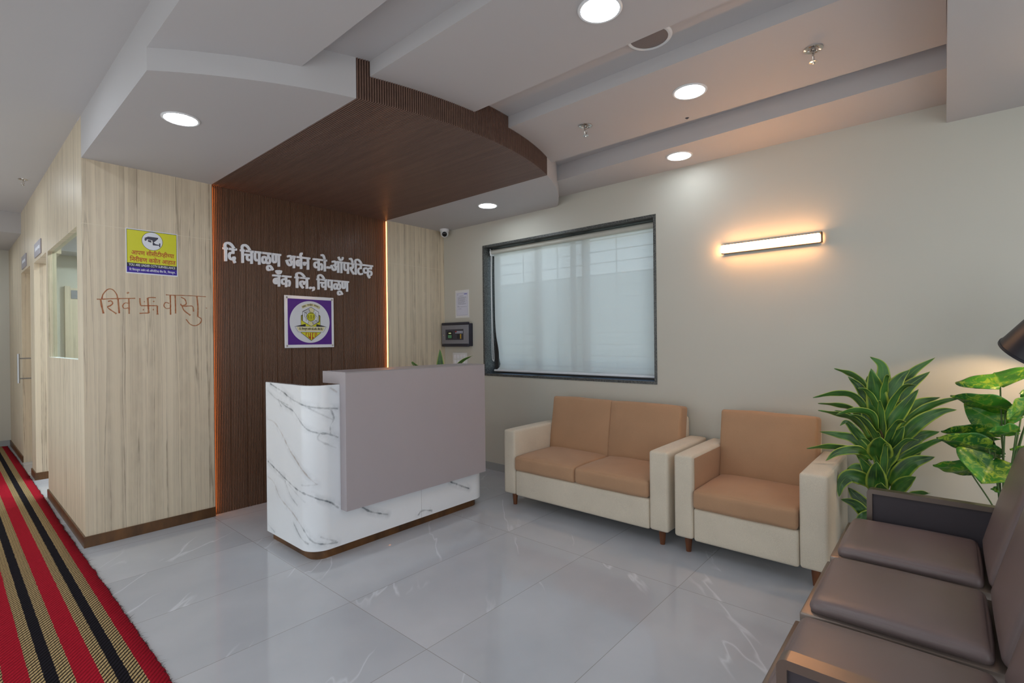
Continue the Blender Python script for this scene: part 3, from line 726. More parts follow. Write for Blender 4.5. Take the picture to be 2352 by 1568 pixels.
# wall lamp
t = thing('wall_lamp', 'lit warm bar lamp mounted on the cream window wall', 'wall lamp', (XW, -3.315, 1.945))
bm = NB(); box(bm, -.012, 0, -.30, .30, -.032, .032, bev=.003); obj('back_plate', bm, M['bronze'], t, True)
bm = NB()
box(bm, -.034, -.010, -.308, .308, .027, .033, bev=.002); box(bm, -.034, -.010, -.308, .308, -.033, -.027, bev=.002)
box(bm, -.055, -.010, -.314, -.307, -.033, .033, bev=.002); obj('housing', bm, M['bronze'], t, True)
bm = NB(); box(bm, -.060, -.012, -.302, .304, -.0255, .0255, bev=.008, seg=3); obj('diffuser', bm, M['lampglow'], t, True)

# ------------------------------------------------------------------ sprinklers, speaker, cameras
def sprinkler(x, y, z, label, s=1.0):
    t = thing('fire_sprinkler', label, 'sprinkler', (x, y, z), 'ceiling fire sprinklers')
    bm = NB(); lathe(bm, [(.041 * s, .0), (.040 * s, -.005 * s), (.032 * s, -.008 * s), (.024 * s, -.005 * s), (.022 * s, 0)], n=32); obj('escutcheon', bm, M['chrome'], t, True)
    bm = NB(); lathe(bm, [(0, .0), (.011 * s, -.001), (.011 * s, -.016 * s), (.008 * s, -.018 * s), (.007 * s, -.03 * s), (.0, -.03 * s)], n=20)
    for sg in (-1, 1): tube(bm, smoothpath([(sg * .009 * s, 0, -.024 * s), (sg * .013 * s, 0, -.040 * s), (sg * .003 * s, 0, -.060 * s)], 4), .0025 * s, 6)
    cyl(bm, (0, 0, -.028 * s), (0, 0, -.062 * s), .003 * s, n=8); obj('nozzle', bm, M['chrome'], t, True)
    bm = NB(); lathe(bm, [(0, -.062 * s), (.017 * s, -.063 * s), (.018 * s, -.065 * s), (.006 * s, -.066 * s), (.004 * s, -.072 * s), (0, -.073 * s)], n=20); obj('deflector', bm, M['chrome'], t, True)
sprinkler(2.07, -2.513, 2.66, 'chrome ceiling sprinkler nearer the fluted canopy')
sprinkler(2.079, -3.757, 2.66, 'chrome ceiling sprinkler nearest the upper right of the photo, left of the lowered ceiling')
sprinkler(-.111, 2.0, ZC, 'small sprinkler in the corridor ceiling', .8)
t = thing('ceiling_speaker', 'round ceiling speaker half hidden in the recess between ceiling strips', 'speaker', (1.585, -3.175, ZU))
bm = NB(); lathe(bm, [(.105, 0), (.105, -.004), (.098, -.009), (.086, -.008), (.086, 0)], n=48); obj('rim', bm, M['white'], t, True)
bm = NB(); lathe(bm, [(0, -.0085), (.05, -.008), (.086, -.006), (.086, 0), (0, 0)], n=48); obj('grille', bm, M['grillecloth'], t, True)
bm = NB(); lathe(bm, [(0, -.002), (.010, -.002), (.012, 0)], n=16); lathe(bm, [(0, -.008), (.004, -.006), (.004, 0)], n=10)
o = tag(obj('ceiling_sensor', bm, M['keyd'], loc=(2.40, -3.03, 2.66)), 'tiny dark sensor in the ceiling strip edge above the wall downlight', 'sensor')

t = thing('security_camera', 'white dome camera with black lens under the soffit in the corner', 'security camera', (3.0, -.112, ZS))
bm = NB(); lathe(bm, [(.050, 0), (.050, -.022), (.047, -.030), (.044, -.030)], n=32); obj('base', bm, M['white'], t, True)
bm = NB(); bmesh.ops.create_uvsphere(bm, u_segments=28, v_segments=16, radius=.044); bmesh.ops.translate(bm, vec=(0, 0, -.044), verts=bm.verts); obj('ball', bm, M['white'], t, 'all')
bm = NB(); d = (CAM - Vector((3.0, -.112, ZS - .044))).normalized(); d = (d + Vector((0, 0, -.25))).normalized()
lathe(bm, [(.027, .0335), (.025, .043), (.015, .047), (0, .048)], (0, 0, -.044), 24, d); obj('lens', bm, M['lens'], t, 'all')

# ------------------------------------------------------------------ raised lettering on the fluted wall
OFF = .012
YL = .026
WORDS = [
 (['\u093f', '\u0926'], .839, .943, 1, 'first and shortest raised white word of the upper line on the fluted wall'),
 (['\u093f', '\u091a\u092a\u0933\u0942\u0923'], .965, 1.292, 1, 'second raised white word of the upper line, with a looped tail below'),
 (['\u0905\u092c', ('reph',), '\u0928'], 1.326, 1.547, 1, 'third raised white word of the upper line, with a hook on top'),
 (['\u0915\u094b', '-', '\u0911\u092a\u0930\u0947', '\u093f', '\u091f', ('half', '\u0935'), '\u0939'], 1.569, 2.186, 1, 'longest raised white word of the upper line, containing a hyphen'),
 (['\u092c\u0901\u0915'], 1.215, 1.378, 2, 'first raised white word of the lower line, with a dotted crescent on top'),
 (['\u093f', '\u0932', '.,'], 1.403, 1.588, 2, 'middle raised white word of the lower line, ending in full stop and comma'),
 (['\u093f', '\u091a\u092a\u0933\u0942\u0923'], 1.602, 1.924, 2, 'last raised white word of the lower line, above the square emblem'),
]
for tk, x0, x1, ln, lab in WORDS:
    h = .103 if ln == 1 else .094; zb = 1.958 if ln == 1 else 1.790
    V, T = word(tk, OFF); G_ = fit((V, T), x0 + .0045, x1 - .0045, zb, h)
    bm = NB()
    for k, dx in enumerate((-.0046, -.0023, 0, .0023, .0046)): ink(bm, G_, lambda u, v, d: (u + dx, YL - d * (1 + .01 * k), v + .0006 * (k - 2)), .010)
    bmesh.ops.recalc_face_normals(bm, faces=bm.faces[:])
    tag(obj('sign_lettering', bm, M['letter']), lab, 'lettering', 'raised white words on the fluted wall')

# square emblem board
EX, EZ, ES = 1.3085, 1.271, .449
def emb(px, py):
    u = (px - 150 + (py - 70) * -.011) / 1272; top = 70 + .051 * (px - 150); bot = 1450 - .0275 * (px - 150)
    return u * ES, (1 - (py - top) / (bot - top)) * ES
t = thing('emblem_board', 'square white acrylic board with purple field and round crest', 'sign', (EX, .018, EZ))
bm = NB(); box(bm, 0, ES, -.012, -.004, 0, ES, bev=.001); obj('backing_board', bm, M['letter'], t)
def flatpoly(bm, pts, d, mi=0): 
    b = len(bm.verts); f = poly(bm, [(x, -.012 - d, z) for x, z in pts], mi)
    f.normal_update()
    if f.normal.y > 0: f.normal_flip()
bm = NB(); a = .0265; flatpoly(bm, [(a, a), (ES - a + .004, a), (ES - a + .004, ES - a), (a, ES - a)], .0006); obj('purple_field', bm, M['violet'], t)
bm = NB(); flatpoly(bm, [(ES / 2 + .183 * math.cos(i * PI / 40), ES / 2 + .183 * math.sin(i * PI / 40)) for i in range(80)], .0012); obj('white_disc', bm, M['white2'], t)
CR = [M['yellow'], M['ink'], M['white2'], M['cream'], M['redink'], M['olive']]
bm = NB(); lay = [.0014]
def E_(pts, mi, grow=0):
    lay[0] += .00004
    flatpoly(bm, [emb(*p) for p in pts], lay[0], mi)
def L_(pts, w=8):
    for p, q in zip(pts, pts[1:]):
        dx, dy = q[0] - p[0], q[1] - p[1]; l = math.hypot(dx, dy); nx, ny = -dy / l * w / 2, dx / l * w / 2
        E_([(p[0] + nx, p[1] + ny), (q[0] + nx, q[1] + ny), (q[0] - nx, q[1] - ny), (p[0] - nx, p[1] - ny)], 1)
E_([(555, 600), (600, 572), (1020, 580), (1062, 605), (1062, 880), (555, 850)], 1); E_([(563, 605), (1054, 610), (1054, 876), (563, 846)], 0)
E_([(566, 606), (600, 600), (600, 750), (566, 720)], 5); E_([(1018, 608), (1050, 612), (1050, 760), (1018, 770)], 5)
E_([(815, 376), (1020, 506), (1020, 774), (818, 884), (594, 746), (594, 490)], 1); E_([(815, 388), (1010, 512), (1010, 768), (818, 872), (604, 740), (604, 497)], 2)
E_([(755, 428), (815, 390), (902, 446), (880, 520), (795, 520)], 3); E_([(750, 750), (850, 760), (880, 828), (818, 870), (735, 812)], 3)
for pts in ([(755, 428), (795, 520)], [(902, 446), (880, 520)], [(750, 750), (735, 812)], [(850, 765), (880, 828)], [(625, 490), (760, 430)], [(650, 515), (780, 455)], [(675, 535), (785, 485)], [(608, 495), (655, 520), (700, 535)], [(655, 520), (645, 620), (692, 680), (692, 745)], [(665, 530), (700, 545), (690, 640)], [(930, 515), (940, 600), (980, 640), (975, 745)], [(835, 780), (955, 725)], [(845, 805), (975, 745)], [(865, 828), (1010, 765)], [(915, 715), (1005, 765)]): L_(pts)
ring = lambda r, k=40: [(812 + r * math.cos(i * 2 * PI / k), 632 + r * 1.08 * math.sin(i * 2 * PI / k)) for i in range(k)]
E_(ring(112), 1); E_(ring(104), 0); E_(ring(96), 1); E_(ring(92), 0)
L_([(812, 588), (812, 672)], 16); L_([(792, 676), (834, 676)], 8); L_([(796, 604), (812, 590)], 8)
for sg in (-1, 1):
    L_([(812 + sg * 45, 695), (812 + sg * 70, 650), (812 + sg * 76, 590)], 8)
    for k in range(4): L_([(812 + sg * (60 + 4 * k), 668 - 22 * k), (812 + sg * (38 + 4 * k), 650 - 22 * k)], 8)
L_([(770, 548), (855, 548)], 10); L_([(775, 712), (850, 712)], 8)
E_([(398, 886), (672, 818), (672, 886)], 1); E_([(1222, 888), (952, 820), (952, 888)], 1); E_([(680, 820), (818, 884), (680, 884)], 0); E_([(946, 822), (818, 884), (946, 884)], 0)
E_([(398, 884), (1222, 886), (1142, 1030), (486, 1030)], 1); E_([(406, 888), (1214, 890), (1138, 1026), (490, 1026)], 2); E_([(440, 896), (1186, 898), (1120, 1006), (502, 1006)], 3)
E_([(556, 1032), (1070, 1032), (1070, 1054), (822, 1256), (556, 1054)], 1); E_([(566, 1036), (1060, 1036), (1060, 1050), (822, 1242), (566, 1050)], 0)
for r_ in ([(676, 1048), (718, 1048), (718, 1062), (676, 1062)], [(676, 1048), (692, 1048), (692, 1128), (676, 1116)], [(740, 1048), (754, 1048), (754, 1170), (740, 1160)], [(786, 1048), (808, 1048), (808, 1222), (786, 1208)], [(740, 1150), (790, 1150), (790, 1205), (765, 1186)],
           [(838, 1048), (858, 1048), (858, 1205), (838, 1220)], [(838, 1048), (884, 1048), (884, 1064), (838, 1064)], [(858, 1160), (884, 1160), (884, 1184), (858, 1206)], [(908, 1048), (922, 1048), (922, 1142), (908, 1160)], [(908, 1048), (962, 1048), (962, 1062), (908, 1062)], [(950, 1048), (964, 1048), (964, 1112), (950, 1124)], [(908, 1080), (962, 1080), (962, 1092), (908, 1092)], [(908, 1120), (950, 1120), (930, 1138), (908, 1142)]): E_(r_, 4)
E_([(562, 352), (680, 305), (812, 284), (940, 312), (1056, 368), (1030, 436), (920, 380), (808, 352), (700, 374), (590, 424)], 3)
obj('crest', bm, CR, t)
bm = NB()
def embtext(tokens, x0, x1, yb, h, rot=0.0, off=.012):
    V, T = fit(word(tokens, off), 0, 1, 0, 1); cx_, cy_ = (x0 + x1) / 2, yb; c, s = math.cos(rot), math.sin(rot)
    def put(u, v, d):
        X, Y = (u - .5) * (x1 - x0), -v * h
        x, z = emb(cx_ + X * c - Y * s, cy_ + X * s + Y * c); return (x, -.0170 - d, z)
    ink(bm, (V, T), put, .0003)
embtext(['\u0938\u0935\u0947', ('reph',), '\u0928'], 590, 690, 382, 34, -.36)
embtext(['\u091c\u0928', '\u093f', '\u0939\u0924\u0902'], 708, 852, 344, 36, 0.0)
embtext(['\u0915\u093e\u092f\u092e\u094d', ' ', '\u0964'], 872, 1030, 376, 34, .42)
obj('motto_lettering', bm, M['ink'], t)
bm = NB()
embtext(['\u093f', '\u0926', '. ', '\u093f', '\u091a\u092a\u0933\u0942\u0923 ', '\u0905\u092c', ('reph',), '\u0928 ', '\u0915\u094b-\u0911\u092a. ', '\u092c\u0901\u0915 ', '\u093f', '\u0932', '.'], 510, 1115, 974, 44, 0.012)
obj('banner_lettering', bm, M['ink'], t)
for px, py in ((205, 130), (1370, 185), (1385, 1365), (215, 1395)):
    x, z = emb(px, py); bm = NB(); lathe(bm, [(.0075, -.006), (.0075, .004), (.005, .006), (0, .0065)], (x, -.012, z), 16, (0, -1, 0)); obj('screw', bm, M['chrome'], t, True)

# security notice
NX0, NX1, NZ0, NZ1 = .2275, .5310, 1.8030, 2.1115
t = thing('security_notice', 'yellow and purple notice with a camera picture on the laminate wall', 'notice', (NX0, 0, NZ0)); nw, nh = NX1 - NX0, NZ1 - NZ0
def nt(u, v, d): return (u * nw, -.001 - d, v * nh)
def nrect(bm, u0, u1, v0, v1, d, mi=0): quad(bm, nt(u0, v0, d), nt(u1, v0, d), nt(u1, v1, d), nt(u0, v1, d), mi)
def npoly(bm, pts, d, mi=0):
    f = poly(bm, [nt(u, v, d) for u, v in pts], mi); f.normal_update()
    if f.normal.y > 0: f.normal_flip()
bm = NB(); box(bm, 0, nw, -.001, 0, 0, nh); obj('sheet', bm, M['white2'], t)
bm = NB(); nrect(bm, .015, .985, .025, .982, .0002); obj('purple_band', bm, M['purple'], t)
bm = NB(); nrect(bm, .015, .985, .15, .982, .0004); obj('dark_band', bm, M['navy'], t)
bm = NB(); nrect(bm, .022, .978, .238, .972, .0006); obj('yellow_field', bm, M['yellow'], t)
bm = NB(); npoly(bm, [(.5 + .205 * math.cos(i * PI / 32), .763 + .208 * math.sin(i * PI / 32)) for i in range(64)], .0008); obj('disc_border', bm, M['navy'], t)
bm = NB(); npoly(bm, [(.5 + .197 * math.cos(i * PI / 32), .763 + .200 * math.sin(i * PI / 32)) for i in range(64)], .0010); obj('picture_disc', bm, M['white2'], t)
bm = NB()
npoly(bm, [(.345, .82), (.42, .862), (.615, .86), (.61, .83), (.53, .745), (.50, .735), (.385, .775)], .0012)
npoly(bm, [(.345, .80), (.39, .79), (.375, .755), (.352, .765)], .0013)
npoly(bm, [(.50, .72), (.52, .745), (.56, .71), (.63, .70), (.63, .68), (.51, .675)], .0012); npoly(bm, [(.63, .735), (.655, .74), (.655, .645), (.63, .65)], .0012)
obj('camera_picture', bm, M['camgrey'], t)
bm = NB(); npoly(bm, [(.392, .80), (.50, .785), (.505, .715), (.40, .735)], .0014); obj('camera_picture_front', bm, M['white'], t)
bm = NB(); npoly(bm, [(.412, .788), (.478, .778), (.482, .732), (.416, .745)], .0016); obj('camera_picture_lens', bm, M['camgrey'], t)
def ntext(name, tokens, u0, u1, v0, h, mat, off):
    bm = NB(); ink(bm, fit(word(tokens, off), u0, u1, v0, h), lambda u, v, d: nt(u, v, .0008 + d), .0003); obj(name, bm, mat, t)
ntext('red_lettering', ['\u0906\u092a\u0923 ', '\u0938\u0940\u0938\u0940\u091f\u0940', ('half', '\u0935'), '\u0939\u0940', ('half', '\u091a'), '\u092f\u093e'], .10, .93, .425, .085, M['redink'], .013)
ntext('red_lettering', ['\u093f', '\u0928', '\u0930\u0940', ('ksha',), '\u0923 ', '\u0915', ('ksha',), '\u0947\u0924 ', '\u0906\u0939\u093e\u0924'], .07, .96, .272, .085, M['redink'], .013)
ntext('white_lettering', ['YOU ARE UNDER CCTV SURVEILLANCE'], .05, .95, .170, .046, M['white2'], .012)
ntext('white_lettering', ['\u093f', '\u0926 ', '\u093f', '\u091a\u092a\u0933\u0942\u0923 ', '\u0905\u092c', ('reph',), '\u0928 ', '\u0915\u094b-\u0911\u092a\u0930\u0947', '\u093f', '\u091f', ('half', '\u0935'), '\u0939 ', '\u092c\u0901\u0915 ', '\u093f', '\u0932', '., ', '\u093f', '\u091a\u092a\u0933\u0942\u0923.'], .06, .95, .065, .040, M['white2'], .012)

# hand painted blessing
t = thing('painted_blessing', 'orange hand painted words and symbol brushed on the laminate wall', 'wall writing', (.067, 0, 1.52))
for pts, w in DATA['GRAF']:
    P = smoothpath([(x, 0, z) for x, z in pts], 6); bm = NB(); n = len(P); rows = []
    for i, p in enumerate(P):
        tg = (P[min(i + 1, n - 1)] - P[max(i - 1, 0)]).normalized(); nn = Vector((-tg.z, 0, tg.x)); k = w * 1.45 * (.85 + .3 * noise.noise(p * 60)) * (1.25 if i in (0, n - 1) else 1)
        rows.append((p + nn * k / 2, p + nn * k * .2, p - nn * k * .2, p - nn * k / 2))
    vs = [[bm.verts.new((q.x - .067, -.0004 - (.0009 if j in (1, 2) else 0), q.z - 1.52)) for j, q in enumerate(r)] for r in rows]
    for a, b in zip(vs, vs[1:]):
        for j in range(3): bm.faces.new((a[j], a[j + 1], b[j + 1], b[j]))
    bmesh.ops.recalc_face_normals(bm, faces=bm.faces[:])
    for f in bm.faces:
        f.normal_update()
        if f.normal.y > 0: f.normal_flip()
    obj('brush_stroke', bm, M['kumkum'], t)

# corridor door plates
def plate(y0, y1, z0, z1, label):
    t = thing('door_plate', label, 'sign', (0, y0, z0), 'grey plates over the corridor doorways')
    bm = NB(); box(bm, -.008, 0, 0, y1 - y0, 0, z1 - z0); obj('plate', bm, M['platepurple'], t)
    bm = NB(); n = 7; w = (y1 - y0) * .7 / n
    for i in range(n):
        a = (y1 - y0) * .15 + i * w; box(bm, -.0088, -.008, a, a + w * .72, (z1 - z0) * (.40 + .02 * (i % 3)), (z1 - z0) * (.62 + .03 * (i % 2)))
    obj('plate_marking', bm, M['white2'], t)
plate(1.93, 2.38, 2.150, 2.280, 'grey plate on the corridor wall over the nearer doorway')
plate(3.08, 3.50, 2.155, 2.290, 'grey plate on the corridor wall over the farther doorway with a handle')
bm = NB(); box(bm, 0, .10, -.004, 0, 0, .10)
tag(obj('wall_notice', bm, M['alarmgrey'], loc=(.40, 3.469, 1.855)), 'small grey notice on panelling seen through the corridor window', 'notice')

# ------------------------------------------------------------------ window corner
t = thing('alarm_panel', 'grey wall alarm box with keypad and small green display', 'alarm panel', (XW, -.235, 1.255))
bm = NB(); box(bm, -.048, 0, -.210, .195, .006, .246, bev=.004); obj('housing', bm, M['alarmdark'], t, True)
bm = NB(); box(bm, -.062, -.048, -.200, .215, .030, .232, bev=.002); obj('cover_door', bm, M['alarmgrey'], t, True)
for z in (.0, .232):
    bm = NB(); box(bm, -.066, -.040, -.204, .215, z, z + .028, bev=.007); obj('cover_edge', bm, M['alarmdark'], t, True)
bm = NB(); box(bm, -.0645, -.062, -.130, .150, .072, .186); kp = obj('keypad_plate', bm, M['keyd'], t)
bm = NB(); box(bm, -.066, -.0645, .040, .118, .086, .162); sc_ = obj('display', bm, M['lens'], t)
bm = NB(); box(bm, -.0668, -.066, .050, .108, .092, .126); obj('display_screen', bm, M['screen'], sc_)
bm = NB(); [box(bm, -.0668, -.066, .060 + k * .013, .070 + k * .013, .140, .150) for k in range(3)]; obj('display_digits', bm, M['digits'], sc_)
for r_ in range(2):
    for c_ in range(5):
        bm = NB(); y = -.008 - c_ * .024; z = .142 + r_ * .014; box(bm, -.0665, -.0645, y - .019, y, z, z + .010)
        obj('key', bm, M['redink'] if (r_, c_) == (1, 0) else M['keyw'], kp)
for r_ in range(4):
    for c_ in range(3):
        bm = NB(); y = -.034 - c_ * .024; z = .086 + r_ * .0125; box(bm, -.0665, -.0645, y - .018, y, z, z + .009); obj('key', bm, M['amber'] if c_ == 2 else M['black'], kp)
bm = NB(); cyl(bm, (-.067, .175, .125), (-.062, .175, .125), .008); obj('lock', bm, M['chrome'], t, True)

t = thing('paper_notice', 'white printed sheet in a clear sleeve taped above the alarm box', 'notice', (XW, -.287, 1.565))
bm = NB(); box(bm, -.0008, 0, -.107, .107, 0, .297); obj('sleeve', bm, M['white'], t)
bm = NB(); box(bm, -.0014, -.0008, -.090, .092, .022, .272); obj('sheet', bm, M['paper'], t)
bm = NB(); rr = random.Random(3)
for a, b in ((-.082, .084),):
    for z in (.028, .262): quad(bm, (-.0016, b, z), (-.0016, a, z), (-.0016, a, z + .0012), (-.0016, b, z + .0012))
    for y in (a, b): quad(bm, (-.0016, y + .0006, .028), (-.0016, y - .0006, .028), (-.0016, y - .0006, .263), (-.0016, y + .0006, .263))
def line_(y1_, y0_, z, h):
    y = y1_
    while y > y0_:
        w = rr.uniform(.006, .016); quad(bm, (-.0016, y, z), (-.0016, max(y - w, y0_), z), (-.0016, max(y - w, y0_), z + h), (-.0016, y, z + h)); y -= w + .004
line_(.078, .058, .248, .004); line_(.040, -.020, .232, .004)
for i in range(10): line_(.066, -.02 - .05 * rr.random(), .220 - i * .0085, .0032)
line_(.072, .05, .122, .004); line_(.066, -.07, .116, .003); line_(.062, .01, .094, .003)
obj('printed_lines', bm, M['greyink'], t)
bm = NB(); quad(bm, (-.0016, -.030, .249), (-.0016, -.076, .249), (-.0016, -.076, .256), (-.0016, -.030, .256)); obj('printed_mark', bm, M['blueink'], t)

t = thing('switch_plate', 'white plate of switches on the wall below the alarm box', 'switch', (XW, -.245, 1.05))
bm = NB(); box(bm, -.010, 0, -.112, .110, 0, .140, bev=.003); obj('plate', bm, M['white'], t, True)
for r_ in range(2):
    for c_ in range(4):
        bm = NB(); y = .088 - c_ * .046; box(bm, -.014, -.010, y - .036, y, .018 + r_ * .056, .062 + r_ * .056, bev=.002); obj('switch', bm, M['letter'], t, True)

# roller blind
BX = XW + .085
t = thing('roller_blind', 'pale roller blind pulled down in the dark granite window', 'blind', (BX, -.62, 2.2))
def rel(p): return (p[0] - BX, p[1] + .62, p[2] - 2.2)
bm = NB(); cyl(bm, rel((BX, -.655, 2.232)), rel((BX, -2.470, 2.232)), .024, n=24); obj('tube', bm, M['blindtube'], t, True)
bm = NB(); box(bm, -.03, .03, -.035, -.032, -.005, .065); box(bm, -.02, .02, -.035, -.02, .055, .065); bmesh.ops.translate(bm, vec=(0, -.0, 0), verts=bm.verts)
cyl(bm, (0, -.034, .032), (0, -.026, .032), .030); obj('bracket', bm, M['white'], t, True)
bm = NB(); NY, NZ = 60, 40; g = []
for j in range(NZ + 1):
    v = j / NZ; z = 2.232 - v * (2.232 - 1.012); row = []
    yl = -.664 - .040 * v ** 2 - .030 * max(0, v - .55) ** 2 + (-.03 * math.exp(-((v - .97) / .05) ** 2)) + (.028 * max(0, (v - .965) / .035))
    for i in range(NY + 1):
        u = i / NY; y = yl + (-2.462 - yl) * u
        x = BX + .022 - .018 * v + .006 * math.sin(u * 21) * v ** 2 + .004 * math.sin(u * 47 + 1) * v ** 3 + .034 * math.exp(-((u) / .03) ** 2) * math.exp(-((v - .86) / .12) ** 2) - .018 * max(0, (v - .95) / .05) ** 2
        row.append(bm.verts.new(rel((x, y, z))))
    g.append(row)
for a, b in zip(g, g[1:]):
    for i in range(NY): bm.faces.new((a[i], b[i], b[i + 1], a[i + 1]))
obj('fabric', bm, M['blind'], t, 'all')
bm = NB(); box(bm, -.030, -.012, -.070, -1.850, 1.000 - 2.2, 1.020 - 2.2, bev=.006, seg=3); obj('bottom_rail', bm, M['rail'], t, True)
bm = NB(); tube(bm, smoothpath([rel((BX - .012, -.652, 2.22)), rel((BX - .02, -.655, 1.9)), rel((BX - .022, -.660, 1.30)), rel((BX - .022, -.666, 1.13)), rel((BX - .022, -.676, 1.115)), rel((BX - .022, -.686, 1.13)), rel((BX - .022, -.672, 1.45)), rel((BX - .018, -.662, 1.9)), rel((BX - .006, -.660, 2.22))], 8), .0032, 6); obj('pull_chain', bm, M['white'], t, 'all')

# outside, seen faintly through the blind
bm = NB(); box(bm, 9.0, 15, -14, 12, -3, 2.75); tag(obj('neighbouring_building', bm, plain('outside_plaster', (168, 176, 168), .8)), 'pale building outside, seen faintly through the blind', 'building')
bm = NB(); lathe(bm, [(.05, -3), (.05, 3.0), (.03, 3.0), (.12, 3.05), (.15, 3.15), (.10, 3.27), (0, 3.3)], (7.2, -5.15, 0), 16); tag(obj('street_lamp', bm, M['grille'], None, True), 'grey lamp post outside, seen faintly through the blind', 'lamp post')
# ------------------------------------------------------------------ reception desk
DX0, DX1, DYF, DYB, DR, DZ0, DZ1 = .815, 2.285, -1.395, -.79, .12, .063, 1.055
t = thing('reception_desk', 'white marble reception desk with a raised taupe front panel', 'desk', (1.55, -1.1, 0))
OX, OY = 1.55, -1.1
def contour(d=0.0, step=.006, fine=1):
    """plan line from the back left, round both front corners, to the back right, inset by d: [(x, y, s)]"""
    r = DR - d; pts = []; s = 0
    L = DYB - (DYF + DR)
    n = int(L / step * fine)
    for i in range(n): pts.append((DX0 + d, DYB - L * i / n, L * i / n))
    k = 26 * fine
    for i in range(k + 1): a = PI / 2 * i / k; pts.append((DX0 + DR - r * math.cos(a), DYF + DR - r * math.sin(a), L + DR * a))
    L2 = DX1 - DX0 - 2 * DR; n = int(L2 / step); s2 = L + DR * PI / 2
    for i in range(1, n + 1): pts.append((DX0 + DR + L2 * i / n, DYF + d, s2 + L2 * i / n))
    s3 = s2 + L2
    for i in range(1, k + 1): a = PI / 2 * i / k; pts.append((DX1 - DR + r * math.sin(a), DYF + DR - r * math.cos(a), s3 + DR * a))
    s4 = s3 + DR * PI / 2
    for i in range(1, 11): pts.append((DX1 - d, DYF + DR + L * i / 10, s4 + L * i / 10))
    return pts
CT = contour(0, .006, 2); CI = contour(.028, .006, 2); NZd = 330
bm = NB(); zs = [DZ0 + (DZ1 - DZ0) * j / NZd for j in range(NZd + 1)]
g = [[bm.verts.new((x - OX, y - OY, z)) for z in zs] for x, y, s in CT]; SZ = [(s, z) for x, y, s in CT for z in zs]
for a, b in zip(g, g[1:]):
    for j in range(NZd): bm.faces.new((a[j], b[j], b[j + 1], a[j + 1]))
gi = [[bm.verts.new((x - OX, y - OY, z)) for z in (DZ0, DZ1)] for x, y, s in CI]; SZ += [(9, 9)] * (2 * len(CI))
for i in range(len(CT) - 1):
    bm.faces.new((gi[i][0], gi[i][1], gi[i + 1][1], gi[i + 1][0])); bm.faces.new((g[i][-1], g[i + 1][-1], gi[i + 1][1], gi[i][1])).material_index = 1; bm.faces.new((g[i + 1][0], g[i][0], gi[i][0], gi[i + 1][0]))
for i in (0, -1): 
    f = bm.faces.new([v for v in g[i]] + [gi[i][1], gi[i][0]])
o = obj('marble_shell', bm, [M['marble'], M['deskedge']], t, True)
P = np.array(SZ); dist = np.full(len(P), .3); st = np.zeros(len(P)); tn = np.zeros(len(P)); ws = np.zeros(len(P))
for pts, a_, b_ in DATA['VEIN']:
    Q = np.array([tuple(v)[:2] for v in smoothpath([(p[0], p[1], 0) for p in pts], 5)])
    for p, q in zip(Q, Q[1:]):
        e = q - p; u = np.clip(((P - p) @ e) / (e @ e + 1e-12), 0, 1); d_ = np.linalg.norm(P - p - u[:, None] * e, axis=1)
        m_ = d_ < dist; dist[m_] = d_[m_]
        wt = np.exp(-(d_ / .012) ** 2) + 1e-9 / (d_ + .001); st += wt * a_; tn += wt * b_; ws += wt
st /= ws; tn /= ws
for nm, ar in (('vein_dist', dist), ('vein_strength', st), ('vein_tan', tn)):
    at = o.data.attributes.new(nm, 'FLOAT', 'POINT'); at.data.foreach_set('value', ar.astype(np.float32))
bm = NB(); prism(bm, [(x - OX, y - OY) for x, y, s in contour(.040, .05)], 0, DZ0); obj('plinth', bm, M['walnut'], t, True)
bm = NB()
for (x0, x1, ya, yb, za, zb) in ((1.005, 2.214, -1.463, -1.397, .285, 1.131), (1.005, 2.214, -1.397, -1.19, 1.0565, 1.131)): box(bm, x0 - OX, x1 - OX, ya - OY, yb - OY, za, zb)
obj('front_panel', bm, M['lavender'], t)
bm = NB(); box(bm, 1.0055 - OX, 2.2135 - OX, -1.4638 - OY, -1.463 - OY, 1.1255, 1.1305); obj('panel_edge_line', bm, M['deskedge'], t)
bm = NB(); box(bm, 1.6285 - OX, 1.6297 - OX, DYF - .0006 - OY, DYF - OY, DZ0, .285); obj('panel_joint', bm, M['deskedge'], t)
bm = NB(); prism(bm, [(x - OX, y - OY) for x, y, s in contour(.0285, .05)], .70, .73); obj('worktop', bm, M['lavender'], t)

